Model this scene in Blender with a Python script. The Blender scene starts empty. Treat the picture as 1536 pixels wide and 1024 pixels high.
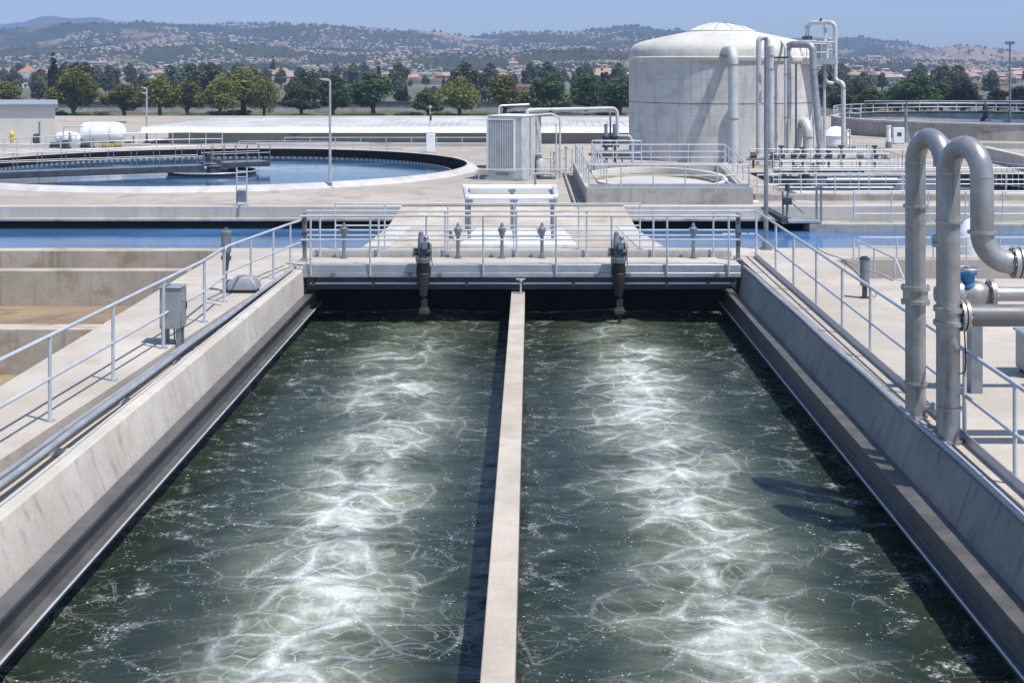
import bpy, bmesh, math, random
from mathutils import Vector, Matrix, Quaternion, noise
from mathutils.geometry import delaunay_2d_cdt
R = random.Random(7)
PI = math.pi
scene = bpy.context.scene
COL = scene.collection
# ---------------------------------------------------------------- survey of the site
# eye level 4.6 m above the walkways; bearings were measured from one level survey point
EYE, FOC, CX, HY = 4.6, 2100.0, 783.0, 95.0
def G(px, py, z=0.0):
    Y = FOC * (EYE - z) / (py - HY)
    return ((px - CX) * Y / FOC, Y, z)
def A(px, py, Y):
    return ((px - CX) * Y / FOC, Y, EYE - (py - HY) * Y / FOC)
def XA(px, Y): return (px - CX) * Y / FOC
def ZA(py, Y): return EYE - (py - HY) * Y / FOC

# ---------------------------------------------------------------- mesh builder
class MB:
    def __init__(s): s.v = []; s.f = []; s.m = []
    def add(s, vs, fs, mi=0):
        o = len(s.v); s.v += [tuple(p) for p in vs]
        s.f += [tuple(i + o for i in f) for f in fs]; s.m += [mi] * len(fs); return s
    def box(s, x0, x1, y0, y1, z0, z1, mi=0):
        return s.add([(x0,y0,z0),(x1,y0,z0),(x1,y1,z0),(x0,y1,z0),(x0,y0,z1),(x1,y0,z1),(x1,y1,z1),(x0,y1,z1)],
              [(0,3,2,1),(4,5,6,7),(0,1,5,4),(1,2,6,5),(2,3,7,6),(3,0,4,7)], mi)
    def obox(s, c, size, rz=0, mi=0):
        a, b, h = size[0]/2, size[1]/2, size[2]/2
        co, si = math.cos(rz), math.sin(rz); vs = []
        for z in (-h, h):
            for x, y in ((-a,-b),(a,-b),(a,b),(-a,b)):
                vs.append((c[0]+x*co-y*si, c[1]+x*si+y*co, c[2]+z))
        return s.add(vs, [(0,3,2,1),(4,5,6,7),(0,1,5,4),(1,2,6,5),(2,3,7,6),(3,0,4,7)], mi)
    def beam(s, p, q, w, h, mi=0):
        p, q = Vector(p), Vector(q); d = (q-p).normalized()
        side = d.cross(Vector((0,0,1)))
        side = Vector((1,0,0)) if side.length < 1e-4 else side.normalized()
        up = side.cross(d); vs = []
        for c in (p, q):
            for a, b in ((-1,-1),(1,-1),(1,1),(-1,1)): vs.append(c + side*a*w/2 + up*b*h/2)
        return s.add(vs, [(0,1,2,3),(7,6,5,4),(0,4,5,1),(1,5,6,2),(2,6,7,3),(3,7,4,0)], mi)
    def tube(s, pts, r, n=10, mi=0, cap=True, closed=False):
        pts = [Vector(p) for p in pts]; m = len(pts)
        rs = r if isinstance(r, (list, tuple)) else [r]*m
        def tan(i):
            if closed: return (pts[(i+1) % m] - pts[i-1]).normalized()
            a = pts[max(i-1,0)]; b = pts[min(i+1,m-1)]; return (b-a).normalized()
        t = tan(0); ref = Vector((0,0,1)) if abs(t.z) < .9 else Vector((1,0,0))
        u = t.cross(ref).normalized(); vs = []; pt = t
        for i in range(m):
            t = tan(i)
            ax = pt.cross(t)
            if ax.length > 1e-6: u = Quaternion(ax.normalized(), pt.angle(t)) @ u
            u = (u - t*u.dot(t)).normalized(); w = t.cross(u); pt = t
            for k in range(n):
                an = 2*PI*k/n; vs.append(pts[i] + (u*math.cos(an) + w*math.sin(an))*rs[i])
        fs = []
        for i in range(m if closed else m-1):
            j = (i+1) % m
            for k in range(n):
                l = (k+1) % n; fs.append((i*n+k, i*n+l, j*n+l, j*n+k))
        if cap and not closed:
            fs.append(tuple(range(n-1,-1,-1))); fs.append(tuple(range((m-1)*n, m*n)))
        return s.add(vs, fs, mi)
    def lathe(s, c, prof, n=24, mi=0, a0=0.0, a1=2*PI, axis='Z', sx=1, sy=1):
        full = abs(a1-a0-2*PI) < 1e-6; k = n if full else n+1; vs = []
        for i in range(k):
            a = a0 + (a1-a0)*i/n
            for r, z in prof:
                x, y = r*math.cos(a)*sx, r*math.sin(a)*sy
                p = (x, y, z) if axis == 'Z' else ((z, x, y) if axis == 'X' else (y, z, x))
                vs.append((c[0]+p[0], c[1]+p[1], c[2]+p[2]))
        m = len(prof); fs = []
        for i in range(n):
            j = (i+1) % k
            for q in range(m-1): fs.append((i*m+q, j*m+q, j*m+q+1, i*m+q+1))
        return s.add(vs, fs, mi)
    def cyl(s, c, r, h, n=16, mi=0, axis='Z'):
        return s.lathe(c, [(0,0),(r,0),(r,h),(0,h)], n, mi, axis=axis)
    def loft(s, secs, mi=0):
        n = len(secs[0]); vs = [p for sec in secs for p in sec]; fs = []
        for i in range(len(secs)-1):
            for k in range(n):
                l = (k+1) % n; fs.append((i*n+k, i*n+l, (i+1)*n+l, (i+1)*n+k))
        fs.append(tuple(range(n-1,-1,-1))); fs.append(tuple(range((len(secs)-1)*n, len(secs)*n)))
        return s.add(vs, fs, mi)
    def prism(s, poly, z0, z1, mi=0):
        return s.loft([[(x,y,z0) for x,y in poly], [(x,y,z1) for x,y in poly]], mi)
    def slab(s, outer, holes, z0, z1, mi=0):
        loops = [outer] + holes; pts = []; faces = []
        for lp in loops:
            o = len(pts); pts += [Vector(p) for p in lp]; faces.append(list(range(o, o+len(lp))))
        vv, ee, ff, *_ = delaunay_2d_cdt(pts, [], faces, 0, 1e-4)
        def inside(p, lp):
            c = False; j = len(lp)-1
            for i in range(len(lp)):
                if (lp[i][1] > p[1]) != (lp[j][1] > p[1]) and p[0] < (lp[j][0]-lp[i][0])*(p[1]-lp[i][1])/(lp[j][1]-lp[i][1])+lp[i][0]: c = not c
                j = i
            return c
        keep = []
        for f in ff:
            c = sum((vv[i] for i in f), Vector((0,0)))/len(f)
            if inside(c, outer) and not any(inside(c, h) for h in holes): keep.append(tuple(f))
        s.add([(p.x,p.y,z1) for p in vv], keep, mi)
        for lp in loops:
            n = len(lp)
            s.add([(x,y,z1) for x,y in lp]+[(x,y,z0) for x,y in lp], [(i, (i+1)%n, n+(i+1)%n, n+i) for i in range(n)], mi)
        return s

def arcpath(pts, rad, n=6):
    pts = [Vector(p) for p in pts]; out = [pts[0]]
    for i in range(1, len(pts)-1):
        a, b, c = pts[i-1], pts[i], pts[i+1]
        d1 = (a-b).normalized(); d2 = (c-b).normalized(); ang = d1.angle(d2)
        if ang > PI-.02: out.append(b); continue
        t = min(rad/math.tan(ang/2), (a-b).length*.499, (c-b).length*.499); r = t*math.tan(ang/2)
        cen = b + (d1+d2).normalized()*(r/math.sin(ang/2))
        s, e = b+d1*t-cen, b+d2*t-cen; tot = s.angle(e); ax = s.cross(e).normalized()
        for k in range(n+1): out.append(cen + Quaternion(ax, tot*k/n) @ s)
    out.append(pts[-1]); return out

# ---------------------------------------------------------------- object helpers
LOC = {}
def mesh_of(name, mb, mats, off=(0,0,0), smooth=True, angle=35, recalc=True):
    me = bpy.data.meshes.new(name)
    me.from_pydata([(x-off[0], y-off[1], z-off[2]) for x,y,z in mb.v], [], mb.f)
    for m in (mats if isinstance(mats, (list,tuple)) else [mats]): me.materials.append(m)
    me.polygons.foreach_set('material_index', mb.m)
    if recalc:
        bm = bmesh.new(); bm.from_mesh(me)
        bmesh.ops.recalc_face_normals(bm, faces=bm.faces); bm.to_mesh(me); bm.free()
    if smooth:
        me.polygons.foreach_set('use_smooth', [True]*len(me.polygons))
        me.set_sharp_from_angle(angle=math.radians(angle))
    me.update(); return me
def bevel(o, w, seg=2):
    b = o.modifiers.new('bevel', 'BEVEL'); b.width = w; b.segments = seg; b.limit_method = 'ANGLE'; b.angle_limit = math.radians(40)
def tagit(o, label=None, cat=None, group=None, kind=None):
    if label: o['label'] = label
    if cat: o['category'] = cat
    if group: o['group'] = group
    if kind: o['kind'] = kind
    return o
def thing(name, label, cat, loc=(0,0,0), group=None):
    o = bpy.data.objects.new(name, None); COL.objects.link(o); o.location = loc; o.empty_display_size = .2
    LOC[o] = tuple(loc); return tagit(o, label, cat, group)
def part(name, mb, mat, parent, bev=0, label=None, kind=None, **k):
    off = LOC[parent]; o = bpy.data.objects.new(name, mesh_of(name, mb, mat, off, **k)); COL.objects.link(o)
    o.parent = parent; LOC[o] = off
    if bev: bevel(o, bev)
    return tagit(o, label, None, None, kind)
def single(name, mb, mat, label=None, cat=None, group=None, kind=None, bev=0, origin=None, **k):
    if origin is None:
        xs = [p[0] for p in mb.v]; ys = [p[1] for p in mb.v]; zs = [p[2] for p in mb.v]
        origin = ((min(xs)+max(xs))/2, (min(ys)+max(ys))/2, min(zs))
    o = bpy.data.objects.new(name, mesh_of(name, mb, mat, origin, **k)); COL.objects.link(o); o.location = origin
    LOC[o] = origin
    if bev: bevel(o, bev)
    return tagit(o, label, cat, group, kind)
def struct(name, mb, mat, bev=0, **k): return single(name, mb, mat, kind='structure', bev=bev, **k)
def copy_tree(o, parent=None):
    c = o.copy(); COL.objects.link(c)
    if parent: c.parent = parent
    for ch in list(o.children): copy_tree(ch, c)
    return c

# ---------------------------------------------------------------- node helpers
class NT:
    def __init__(s, name):
        s.mat = bpy.data.materials.new(name); s.mat.use_nodes = True; s.t = s.mat.node_tree
        s.b = s.t.nodes['Principled BSDF']; s.out = s.t.nodes['Material Output']
    def n(s, typ, ins=None, **props):
        nd = s.t.nodes.new('ShaderNode'+typ)
        for k, v in props.items(): setattr(nd, k, v)
        for k, v in (ins or {}).items(): s.set(nd.inputs[k], v)
        return nd
    def set(s, sock, v):
        if isinstance(v, bpy.types.NodeSocket): s.t.links.new(v, sock)
        else: sock.default_value = v
    def pos(s): return s.n('NewGeometry').outputs['Position']
    def map(s, v, sc=(1,1,1), loc=(0,0,0)): return s.n('Mapping', {'Vector': v, 'Scale': sc, 'Location': loc}).outputs[0]
    def noise(s, v, sc, det=5, rough=.55, dist=0): return s.n('TexNoise', {'Vector': v, 'Scale': sc, 'Detail': det, 'Roughness': rough, 'Distortion': dist}).outputs['Fac']
    def ramp(s, f, a, b, lo=0.0, hi=1.0): return s.n('MapRange', {'Value': f, 'From Min': a, 'From Max': b, 'To Min': lo, 'To Max': hi}).outputs[0]
    def smooth(s, f, a, b, lo=0.0, hi=1.0): return s.n('MapRange', {'Value': f, 'From Min': a, 'From Max': b, 'To Min': lo, 'To Max': hi}, interpolation_type='SMOOTHSTEP').outputs[0]
    def math(s, op, a, b=0.0, c=0.0): return s.n('Math', {0: a, 1: b, 2: c}, operation=op).outputs[0]
    def mix(s, f, a, b, mode='MIX'):
        nd = s.n('Mix', data_type='RGBA', blend_type=mode)
        fac, aa, bb = nd.inputs[0], nd.inputs[6], nd.inputs[7]
        for k, v in ((fac,f),(aa,a),(bb,b)):
            if isinstance(v, tuple) and len(v) == 3: v = (*v, 1)
            s.set(k, v)
        return nd.outputs[2]
    def bump(s, h, st=.2, d=.02): s.set(s.b.inputs['Normal'], s.n('Bump', {'Height': h, 'Strength': st, 'Distance': d}).outputs[0])
    def fin(s, col=None, rough=None, metal=None, spec=None):
        for k, v in (('Base Color',col),('Roughness',rough),('Metallic',metal),('Specular IOR Level',spec)):
            if v is not None:
                if isinstance(v, tuple) and len(v) == 3: v = (*v, 1)
                s.set(s.b.inputs[k], v)
        return s.mat

def concrete(name, a, b, sc=.8, rough=.85, bump=.25, streak=.25, joint=0, stain=None, speck=.12, lift=0, wet=None):
    t = NT(name); p = t.pos()
    n1 = t.noise(p, sc, 7, .6); n2 = t.noise(p, 18, 5, .65); n3 = t.noise(t.map(p, (1,1,1), (7,3,1)), sc*.22, 4, .6)
    col = t.mix(t.smooth(n1, .35, .68), a, b)
    col = t.mix(t.smooth(n3, .42, .66, 0, .45), col, tuple(x*.72 for x in a))
    # rain streaks on upright faces
    st = t.noise(t.map(p, (5.5, 5.5, .35)), 1.0, 4, .6)
    nz = t.n('SeparateXYZ', {0: t.n('NewGeometry').outputs['True Normal']}).outputs[2]
    up = t.math('LESS_THAN', t.math('ABSOLUTE', nz), .5)
    col = t.mix(t.math('MULTIPLY', t.smooth(st, .5, .72, 0, streak), up), col, tuple(x*.45 for x in a))
    if stain: col = t.mix(t.smooth(t.noise(t.map(p, (1,1,1.5), (3,9,2)), 1.3, 5, .6), .48, .68, 0, .8), col, stain)
    col = t.mix(1.0, col, t.n('CombineColor', {0: t.ramp(n2, .25, .75, 1-speck, 1+speck*.6), 1: t.ramp(n2, .25, .75, 1-speck, 1+speck*.6), 2: t.ramp(n2, .25, .75, 1-speck, 1+speck*.6)}).outputs[0], 'MULTIPLY')
    if joint:
        y = t.n('SeparateXYZ', {0: p}).outputs[1]
        fr = t.math('FRACT', t.math('DIVIDE', y, joint))
        ln = t.math('LESS_THAN', fr, .022/joint)
        col = t.mix(t.math('MULTIPLY', ln, .75), col, tuple(x*.3 for x in a))
    if wet is not None:
        z = t.n('SeparateXYZ', {0: p}).outputs[2]
        wl = t.math('ADD', z, t.math('MULTIPLY', t.noise(t.map(p, (3,3,.8)), 1.2, 6, .7), -.45))
        col = t.mix(t.smooth(wl, wet-.2, wet-.32, 0, .92), col, (.030,.034,.024))
    if lift:
        z = t.n('SeparateXYZ', {0: p}).outputs[2]
        ln = t.math('LESS_THAN', t.math('FRACT', t.math('DIVIDE', z, lift)), .03/lift)
        col = t.mix(t.math('MULTIPLY', ln, .22), col, tuple(x*.4 for x in a))
    t.bump(t.math('ADD', n2, t.math('MULTIPLY', n1, .6)), bump, .015)
    return t.fin(col, t.ramp(n1, .3, .7, rough-.08, min(1, rough+.08)), spec=.3)
def metal(name, c, met=.35, rough=.42, var=.18, dirt=.25, dirtcol=(.16,.13,.10), bump=.04, sc=3):
    t = NT(name); p = t.pos(); n = t.noise(p, sc, 6, .6); n2 = t.noise(p, 26, 4, .6); n3 = t.noise(t.map(p, (6,6,.8)), 1.0, 5, .65)
    col = t.mix(t.smooth(n, .3, .7), tuple(x*(1-var) for x in c), tuple(min(1, x*(1+var*.6)) for x in c))
    col = t.mix(t.smooth(n3, .54, .78, 0, dirt), col, dirtcol)
    col = t.mix(t.smooth(n2, .6, .8, 0, dirt*.5), col, dirtcol)
    t.bump(n2, bump, .01)
    return t.fin(col, t.ramp(n, .3, .7, rough-.08, rough+.1), met)
def plain(name, c, rough=.6, met=0.0, var=.12, sc=2.0):
    t = NT(name); n = t.noise(t.pos(), sc, 5, .6)
    return t.fin(t.mix(t.smooth(n, .3, .7), tuple(x*(1-var) for x in c), tuple(min(1, x*(1+var)) for x in c)), rough, met)

M = {}
M['slab'] = concrete('slab_concrete', (.425,.383,.328), (.515,.47,.408), .6, streak=.35, stain=(.385,.335,.275))
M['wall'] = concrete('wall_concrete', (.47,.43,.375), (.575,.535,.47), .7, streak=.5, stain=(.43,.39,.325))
M['wallr'] = concrete('wall_concrete_shade_jointed', (.25,.235,.215), (.34,.32,.295), .7, streak=.55, joint=3.1)  # base colour darkened to carry the shade on this wall
M['divider'] = concrete('divider_concrete', (.42,.37,.305), (.505,.455,.385), 1.2, streak=.45, stain=(.36,.31,.25), wet=-.82)
M['yard'] = concrete('yard_concrete', (.35,.31,.262), (.435,.39,.335), .22, streak=.2, stain=(.27,.245,.215))
M['kerb'] = concrete('kerb_concrete', (.46,.44,.41), (.55,.53,.50), .5, streak=.25)
M['rim'] = concrete('rim_concrete', (.46,.45,.44), (.56,.55,.54), .5, streak=.3, stain=(.38,.36,.33))
M['apron'] = concrete('apron_concrete', (.40,.355,.29), (.52,.47,.40), .5, streak=.2, stain=(.30,.26,.2))
M['pit'] = concrete('pit_concrete', (.38,.335,.27), (.48,.43,.355), .7, streak=.5, stain=(.27,.205,.135))
M['silt'] = concrete('pit_silt', (.24,.17,.105), (.33,.25,.165), .5, streak=.0, stain=(.16,.11,.07), bump=.5)
M['tank'] = concrete('tank_concrete', (.53,.515,.50), (.61,.60,.585), .35, streak=.5, speck=.08, stain=(.44,.425,.405), lift=.78)
M['dome'] = concrete('dome_concrete', (.56,.545,.50), (.68,.665,.62), .5, streak=.5, stain=(.44,.42,.36), speck=.08)
M['cap'] = concrete('cap_white', (.66,.66,.64), (.75,.75,.73), .6, streak=.2, speck=.05)
M['dark'] = concrete('black_and_shade_concrete', (.005,.005,.005), (.009,.0085,.008), 1.0, streak=.2)  # black tank walls, and painted shade under the bridge and coping
M['block'] = concrete('block_concrete', (.38,.35,.31), (.47,.44,.40), .8, streak=.4, stain=(.25,.22,.18))
M['roofw'] = plain('white_roof_sheet', (.44,.435,.425), .7, 0, .22, .5)
M['white'] = plain('white_paint', (.74,.75,.76), .45, 0, .06)
M['cream'] = plain('cream_render', (.60,.57,.52), .8, 0, .06, .4)
M['rail'] = metal('galvanised_rail', (.50,.525,.56), .2, .42, .1, .25)
M['pipe'] = metal('silver_pipe_paint', (.345,.345,.352), .45, .38, .22, .8, sc=2.6)
M['pipelt'] = metal('pale_pipe_paint', (.50,.505,.515), .1, .5, .12, .45)
M['flange'] = metal('flange_steel', (.40,.39,.375), .6, .42, .15, .6, (.15,.10,.06))
M['conduit'] = metal('blue_grey_conduit', (.33,.345,.365), .25, .4, .15, .3)
M['branch'] = metal('dark_grey_pipe', (.15,.15,.155), .2, .5, .15, .4)
M['steel'] = metal('galvanised_plate', (.42,.45,.49), .55, .42, .12, .25)
M['beamdk'] = metal('dark_steel_beam', (.10,.10,.105), .5, .5, .2, .3)
M['channel'] = metal('weathered_channel_steel', (.125,.12,.115), .3, .5, .25, .5, (.10,.085,.075))
M['box'] = metal('grey_cabinet_paint', (.30,.315,.33), .3, .5, .08, .2)
M['boxdk'] = metal('dark_machine_paint', (.075,.08,.09), .4, .45, .3, .4)
M['mach'] = metal('machine_grey', (.22,.245,.275), .4, .42, .2, .35)
M['mud'] = metal('dirty_cast_iron', (.03,.029,.028), .2, .6, .4, .6, (.17,.14,.10), .3)
M['brass'] = metal('ochre_stained_iron', (.075,.055,.035), .3, .6, .3, .4)
M['blue'] = plain('blue_valve_paint', (.03,.16,.36), .4, 0, .2)
M['black'] = plain('black_rubber', (.02,.02,.022), .6, 0, .2)
M['yellow'] = plain('yellow_paint', (.62,.46,.06), .5, 0, .1)
M['cable'] = plain('grey_cable', (.16,.17,.18), .6, 0, .1)
M['lamp'] = plain('lamp_grey', (.40,.42,.44), .5, .3, .1)
M['sealant'] = plain('dark_joint_strip', (.05,.05,.055), .7, 0, .2)
M['seam'] = plain('roof_seam', (.58,.58,.57), .6, 0, .05)
M['pitdark'] = plain('black_pit_sheet', (.016,.017,.018), .8, 0, .4)  # near-black stands in for dark reflections inside the sunken tank
M['louvback'] = plain('louvre_gap', (.12,.13,.14), .7, 0, .1)
M['louver'] = metal('louvre_sheet', (.52,.54,.56), .3, .45, .1, .3)
M['terracotta'] = plain('clay_roof', (.36,.17,.11), .85, 0, .25, .5)
M['bark'] = plain('bark', (.10,.075,.055), .9, 0, .3, 6)
M['glass'] = plain('dark_window_glass', (.05,.06,.08), .2, 0, .1)
HAZE, SUN, SKYS, DUST, OZONE, EXPO = 3.0e-4, 4.9, .15, .7, 7.0, 0.26
# ================================================================ water materials
WZ = -1.2
def basin_water():
    t = NT('aerated_basin_water'); p = t.pos()
    sx = t.n('SeparateXYZ', {0: p}); x, y = sx.outputs[0], sx.outputs[1]
    wob = t.math('MULTIPLY', t.math('SUBTRACT', t.noise(t.n('CombineXYZ', {0: y}).outputs[0], .38, 3), .5), 1.5)
    ax = t.math('SUBTRACT', t.math('ABSOLUTE', t.math('ADD', x, .05)), 2.15)
    d = t.math('ABSOLUTE', t.math('ADD', ax, wob))
    bd = t.smooth(d, 1.4, .0)                       # 1 on the boil line, 0 away from it
    # boils rise in clumps along the diffuser line
    cl = t.noise(t.map(p, (.75, .55, 1), (2, 5, 0)), 1.0, 4, .6)
    clump = t.math('MULTIPLY', t.math('MULTIPLY', bd, t.smooth(cl, .30, .62, .25, 1)), t.smooth(y, 32.5, 25, .12, 1))
    # domain warp, then web of foam strands
    wn = t.n('TexNoise', {'Vector': p, 'Scale': .75, 'Detail': 1}).outputs['Color']
    wv = t.n('VectorMath', {0: wn, 1: (.5,.5,.5)}, operation='SUBTRACT').outputs[0]
    wn2 = t.n('TexNoise', {'Vector': p, 'Scale': 4.0, 'Detail': 2}).outputs['Color']
    wv2 = t.n('VectorMath', {0: wn2, 1: (.5,.5,.5)}, operation='SUBTRACT').outputs[0]
    def warp(k, k2):
        a = t.n('VectorMath', {0: wv, 'Scale': k}, operation='SCALE').outputs[0]
        b = t.n('VectorMath', {0: wv2, 'Scale': k2}, operation='SCALE').outputs[0]
        s = t.n('VectorMath', {0: p, 1: a}, operation='ADD').outputs[0]
        return t.n('VectorMath', {0: s, 1: b}, operation='ADD').outputs[0]
    def web(sc, k, k2, off):
        v = t.map(warp(k, k2), (sc*.85, sc*1.15, .0), off)
        return t.n('TexVoronoi', {'Vector': v, 'Scale': 1.0}, feature='DISTANCE_TO_EDGE', voronoi_dimensions='2D').outputs['Distance']
    e1 = web(1.25, 1.0, .10, (0,0,0)); e2 = web(2.9, .9, .10, (5,3,0))
    fine = t.noise(p, 16, 5, .7); fine2 = t.noise(p, 45, 3, .7); mid = t.noise(t.map(p, (1,1,1), (4,1,0)), 2.6, 5, .65)
    brk = t.noise(t.map(p, (1,1,1), (11,2,0)), 1.1, 4, .6)
    def ridge(sc, off, dist, det=2): return t.math('ABSOLUTE', t.math('SUBTRACT', t.noise(t.map(p, (1,1.15,1), off), sc, det, .5, dist), .5))
    r1 = ridge(1.3, (2,7,0), .7); r2 = ridge(3.2, (8,1,0), .5, 3)
    def strand(e, w): return t.math('POWER', t.math('MAXIMUM', t.ramp(t.math('DIVIDE', e, t.math('MAXIMUM', w, .003)), 1.0, .0), 0), 1.25)
    off = t.smooth(brk, .40, .66)
    s1 = t.math('MULTIPLY', strand(e1, t.math('ADD', t.math('MULTIPLY', clump, .17), t.math('MULTIPLY', off, .07))), t.math('MAXIMUM', t.math('MULTIPLY', clump, .68), t.math('MULTIPLY', off, .29)))
    glow = t.math('MULTIPLY', t.math('POWER', strand(e1, t.math('ADD', t.math('MULTIPLY', clump, .45), .002)), 1.5), t.math('MULTIPLY', clump, .42))
    s1 = t.math('MULTIPLY', t.math('ADD', t.math('MULTIPLY', s1, t.ramp(mid, .36, .60, .25, 1.0)), glow), .9)
    s2 = t.math('MULTIPLY', strand(e2, t.math('MULTIPLY', t.math('ADD', t.math('MULTIPLY', clump, .17), t.math('MULTIPLY', off, .04)), t.ramp(mid, .4, .6, .3, 1.1))), t.math('MAXIMUM', t.math('MULTIPLY', clump, .62), t.math('MULTIPLY', off, .24)))
    s4 = t.math('MULTIPLY', strand(r1, t.math('ADD', t.math('MULTIPLY', clump, .05), t.math('MULTIPLY', off, .012))), t.math('MAXIMUM', t.math('MULTIPLY', clump, .25), t.math('MULTIPLY', off, .22)))
    s3 = t.math('MULTIPLY', strand(r2, t.math('MULTIPLY', clump, .07)), t.math('MULTIPLY', clump, .32))
    web_ = t.math('MAXIMUM', t.math('MAXIMUM', s1, s4), t.math('MAXIMUM', s2, s3))
    tex = t.math('MULTIPLY', t.ramp(fine, .28, .60, .35, 1.1), t.ramp(fine2, .35, .62, .6, 1.1))
    foam = t.math('MULTIPLY', t.math('MULTIPLY', web_, tex), .95)
    str_ = t.noise(t.map(p, (1.1,2.6,1), (3,3,0)), 1.0, 5, .6, .4)
    core = t.math('MULTIPLY', t.smooth(t.math('MULTIPLY', clump, t.ramp(mid, .3, .65, .55, 1.15)), .45, 1.0, 0, .50), t.math('MULTIPLY', t.ramp(fine, .3, .7, .55, 1.05), t.smooth(str_, .35, .6, .3, 1.1)))
    # torn foam along both side walls of every lane
    ed = t.math('MINIMUM', t.math('ABSOLUTE', t.math('SUBTRACT', t.math('ABSOLUTE', x), 4.2)), t.math('MULTIPLY', t.math('ABSOLUTE', t.math('SUBTRACT', x, .22)), 1.4))
    edge = t.math('MULTIPLY', t.math('MULTIPLY', t.smooth(ed, .75, .05), t.smooth(mid, .53, .70)), t.ramp(fine, .45, .65, 0, .75))
    glints = t.math('MULTIPLY', t.smooth(t.noise(p, 26, 2, .6), .63, .70), t.math('MAXIMUM', t.smooth(e1, .14, .02), t.smooth(mid, .52, .66)))  # sun glints along the strands, painted as white specks
    foam = t.math('MINIMUM', t.math('ADD', t.math('MAXIMUM', t.math('MAXIMUM', foam, core), t.math('MULTIPLY', edge, .9)), t.math('MULTIPLY', glints, .5)), .80)
    murk = t.smooth(t.noise(t.map(p, (1,1,1), (1,6,0)), .9, 3, .5), .3, .7)
    base = t.mix(murk, (.013,.021,.014), (.024,.034,.022))
    cloud = t.math('MULTIPLY', t.math('MULTIPLY', t.smooth(d, 1.6, .1), t.smooth(y, 33, 25, .2, 1)), t.math('MULTIPLY', t.ramp(cl, .25, .65, .35, 1.0), t.smooth(str_, .32, .62, .35, 1)))
    base = t.mix(t.math('MULTIPLY', cloud, .95), base, (.25,.28,.205))
    col = t.mix(foam, base, (.80,.84,.86))
    h = t.math('ADD', t.math('MULTIPLY', t.noise(p, 7, 4, .6), .8), t.math('MULTIPLY', t.noise(p, 24, 4, .6), .35))
    h = t.math('ADD', h, t.math('MULTIPLY', foam, .4))
    t.bump(h, .4, .04)
    t.b.inputs['IOR'].default_value = 1.33
    return t.fin(col, t.ramp(foam, 0, .5, .10, .6), spec=.17)
def still_water(name, c, ripple=.12, sc=2.0, rough=.06):
    t = NT(name); p = t.pos()
    n = t.noise(t.map(p, (1, 2.2, 1)), sc, 4, .6)
    big = t.noise(t.map(p, (.25, .6, 1)), 1.0, 4, .6)
    t.bump(t.math('ADD', n, t.math('MULTIPLY', t.noise(p, sc*5, 3), .4)), ripple, .03)
    t.b.inputs['IOR'].default_value = 1.33
    return t.fin(t.mix(t.smooth(big, .35, .65), tuple(x*.75 for x in c), tuple(x*1.2 for x in c)), t.smooth(big, .45, .7, rough, rough+.1), spec=.5)
M['water'] = basin_water()
M['chanwater'] = still_water('channel_water', (.055,.155,.33), .08, 1.6)
M['clarwater'] = still_water('clarifier_water', (.035,.09,.17), .08, 1.0, .08)
M['pitwater'] = still_water('dark_tank_water', (.012,.016,.018), .08, 1.5)

# ================================================================ basin water
def water_sheet():
    x0, x1, y0, y1 = -5.0, 5.0, 6.0, 33.3
    nx, ny = 190, 480; mb = MB()
    for j in range(ny+1):
        y = y0 + (y1-y0)*j/ny
        for i in range(nx+1):
            x = x0 + (x1-x0)*i/nx
            b = math.exp(-((abs(x)-2.15)/.85)**2)
            q = Vector((x*1.1, y*1.1, 0))
            h = noise.noise(q)*.035 + noise.noise(q*2.3+Vector((3,7,0)))*.028 + noise.noise(q*5.1)*.012
            h *= (.75 + 1.1*b); h += b*.05 + b*.03*abs(noise.noise(q*3.1+Vector((9,1,0))))
            mb.v.append((x, y, WZ + h))
    w = nx+1
    for j in range(ny):
        for i in range(nx):
            a = j*w+i; mb.f.append((a, a+1, a+1+w, a+w)); mb.m.append(0)
    return mb
struct('water', water_sheet(), M['water'], angle=180, origin=(0,20,WZ))
struct('basin_floor', MB().box(-6,6,5.5,34,-3.3,-2.6), M['dark'])

def lin(a, b, Y): return a + (b-a)*(Y-14)/18.0
def sec(prof, Y): return [(lin(a, b, Y), Y, z) for a, b, z in prof]
def profile(prof, Ys=(6, 14, 23, 31.2)):
    return MB().loft([sec(prof, Y) for Y in Ys])

# ---------------------------------------------------------------- left side
wk = profile([(-7.48,-7.35,0),(-6.19,-5.12,0),(-6.19,-5.12,-.24),(-5.50,-5.06,-.24),(-5.50,-5.06,-3.2),(-7.48,-7.35,-3.2)], (6,14,23,31.0))
struct('walkway', wk, M['slab'])
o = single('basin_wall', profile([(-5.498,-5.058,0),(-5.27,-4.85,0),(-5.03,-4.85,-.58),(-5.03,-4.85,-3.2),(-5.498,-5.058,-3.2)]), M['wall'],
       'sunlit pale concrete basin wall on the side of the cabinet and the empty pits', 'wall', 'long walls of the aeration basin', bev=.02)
def flange_channel(sgn, lab, a):
    # steel edge channel: top plate, recessed web, bottom lip
    P_ = [(x*sgn if sgn < 0 else x, x2*sgn if sgn < 0 else x2, z) for x, x2, z in a]
    return single('edge_channel', profile(P_, (6,14,23,32.3)), M['channel'], lab, 'steel channel', 'steel channels along the basin walls', bev=.006)
flange_channel(-1, 'weathered steel edge channel under the sunlit basin wall', [(5.028,4.848,-.55),(4.83,4.67,-.55),(4.83,4.67,-.60),(4.90,4.74,-.605),(4.90,4.74,-.90),(4.78,4.63,-.91),(4.78,4.63,-.955),(5.028,4.848,-.955)])
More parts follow.
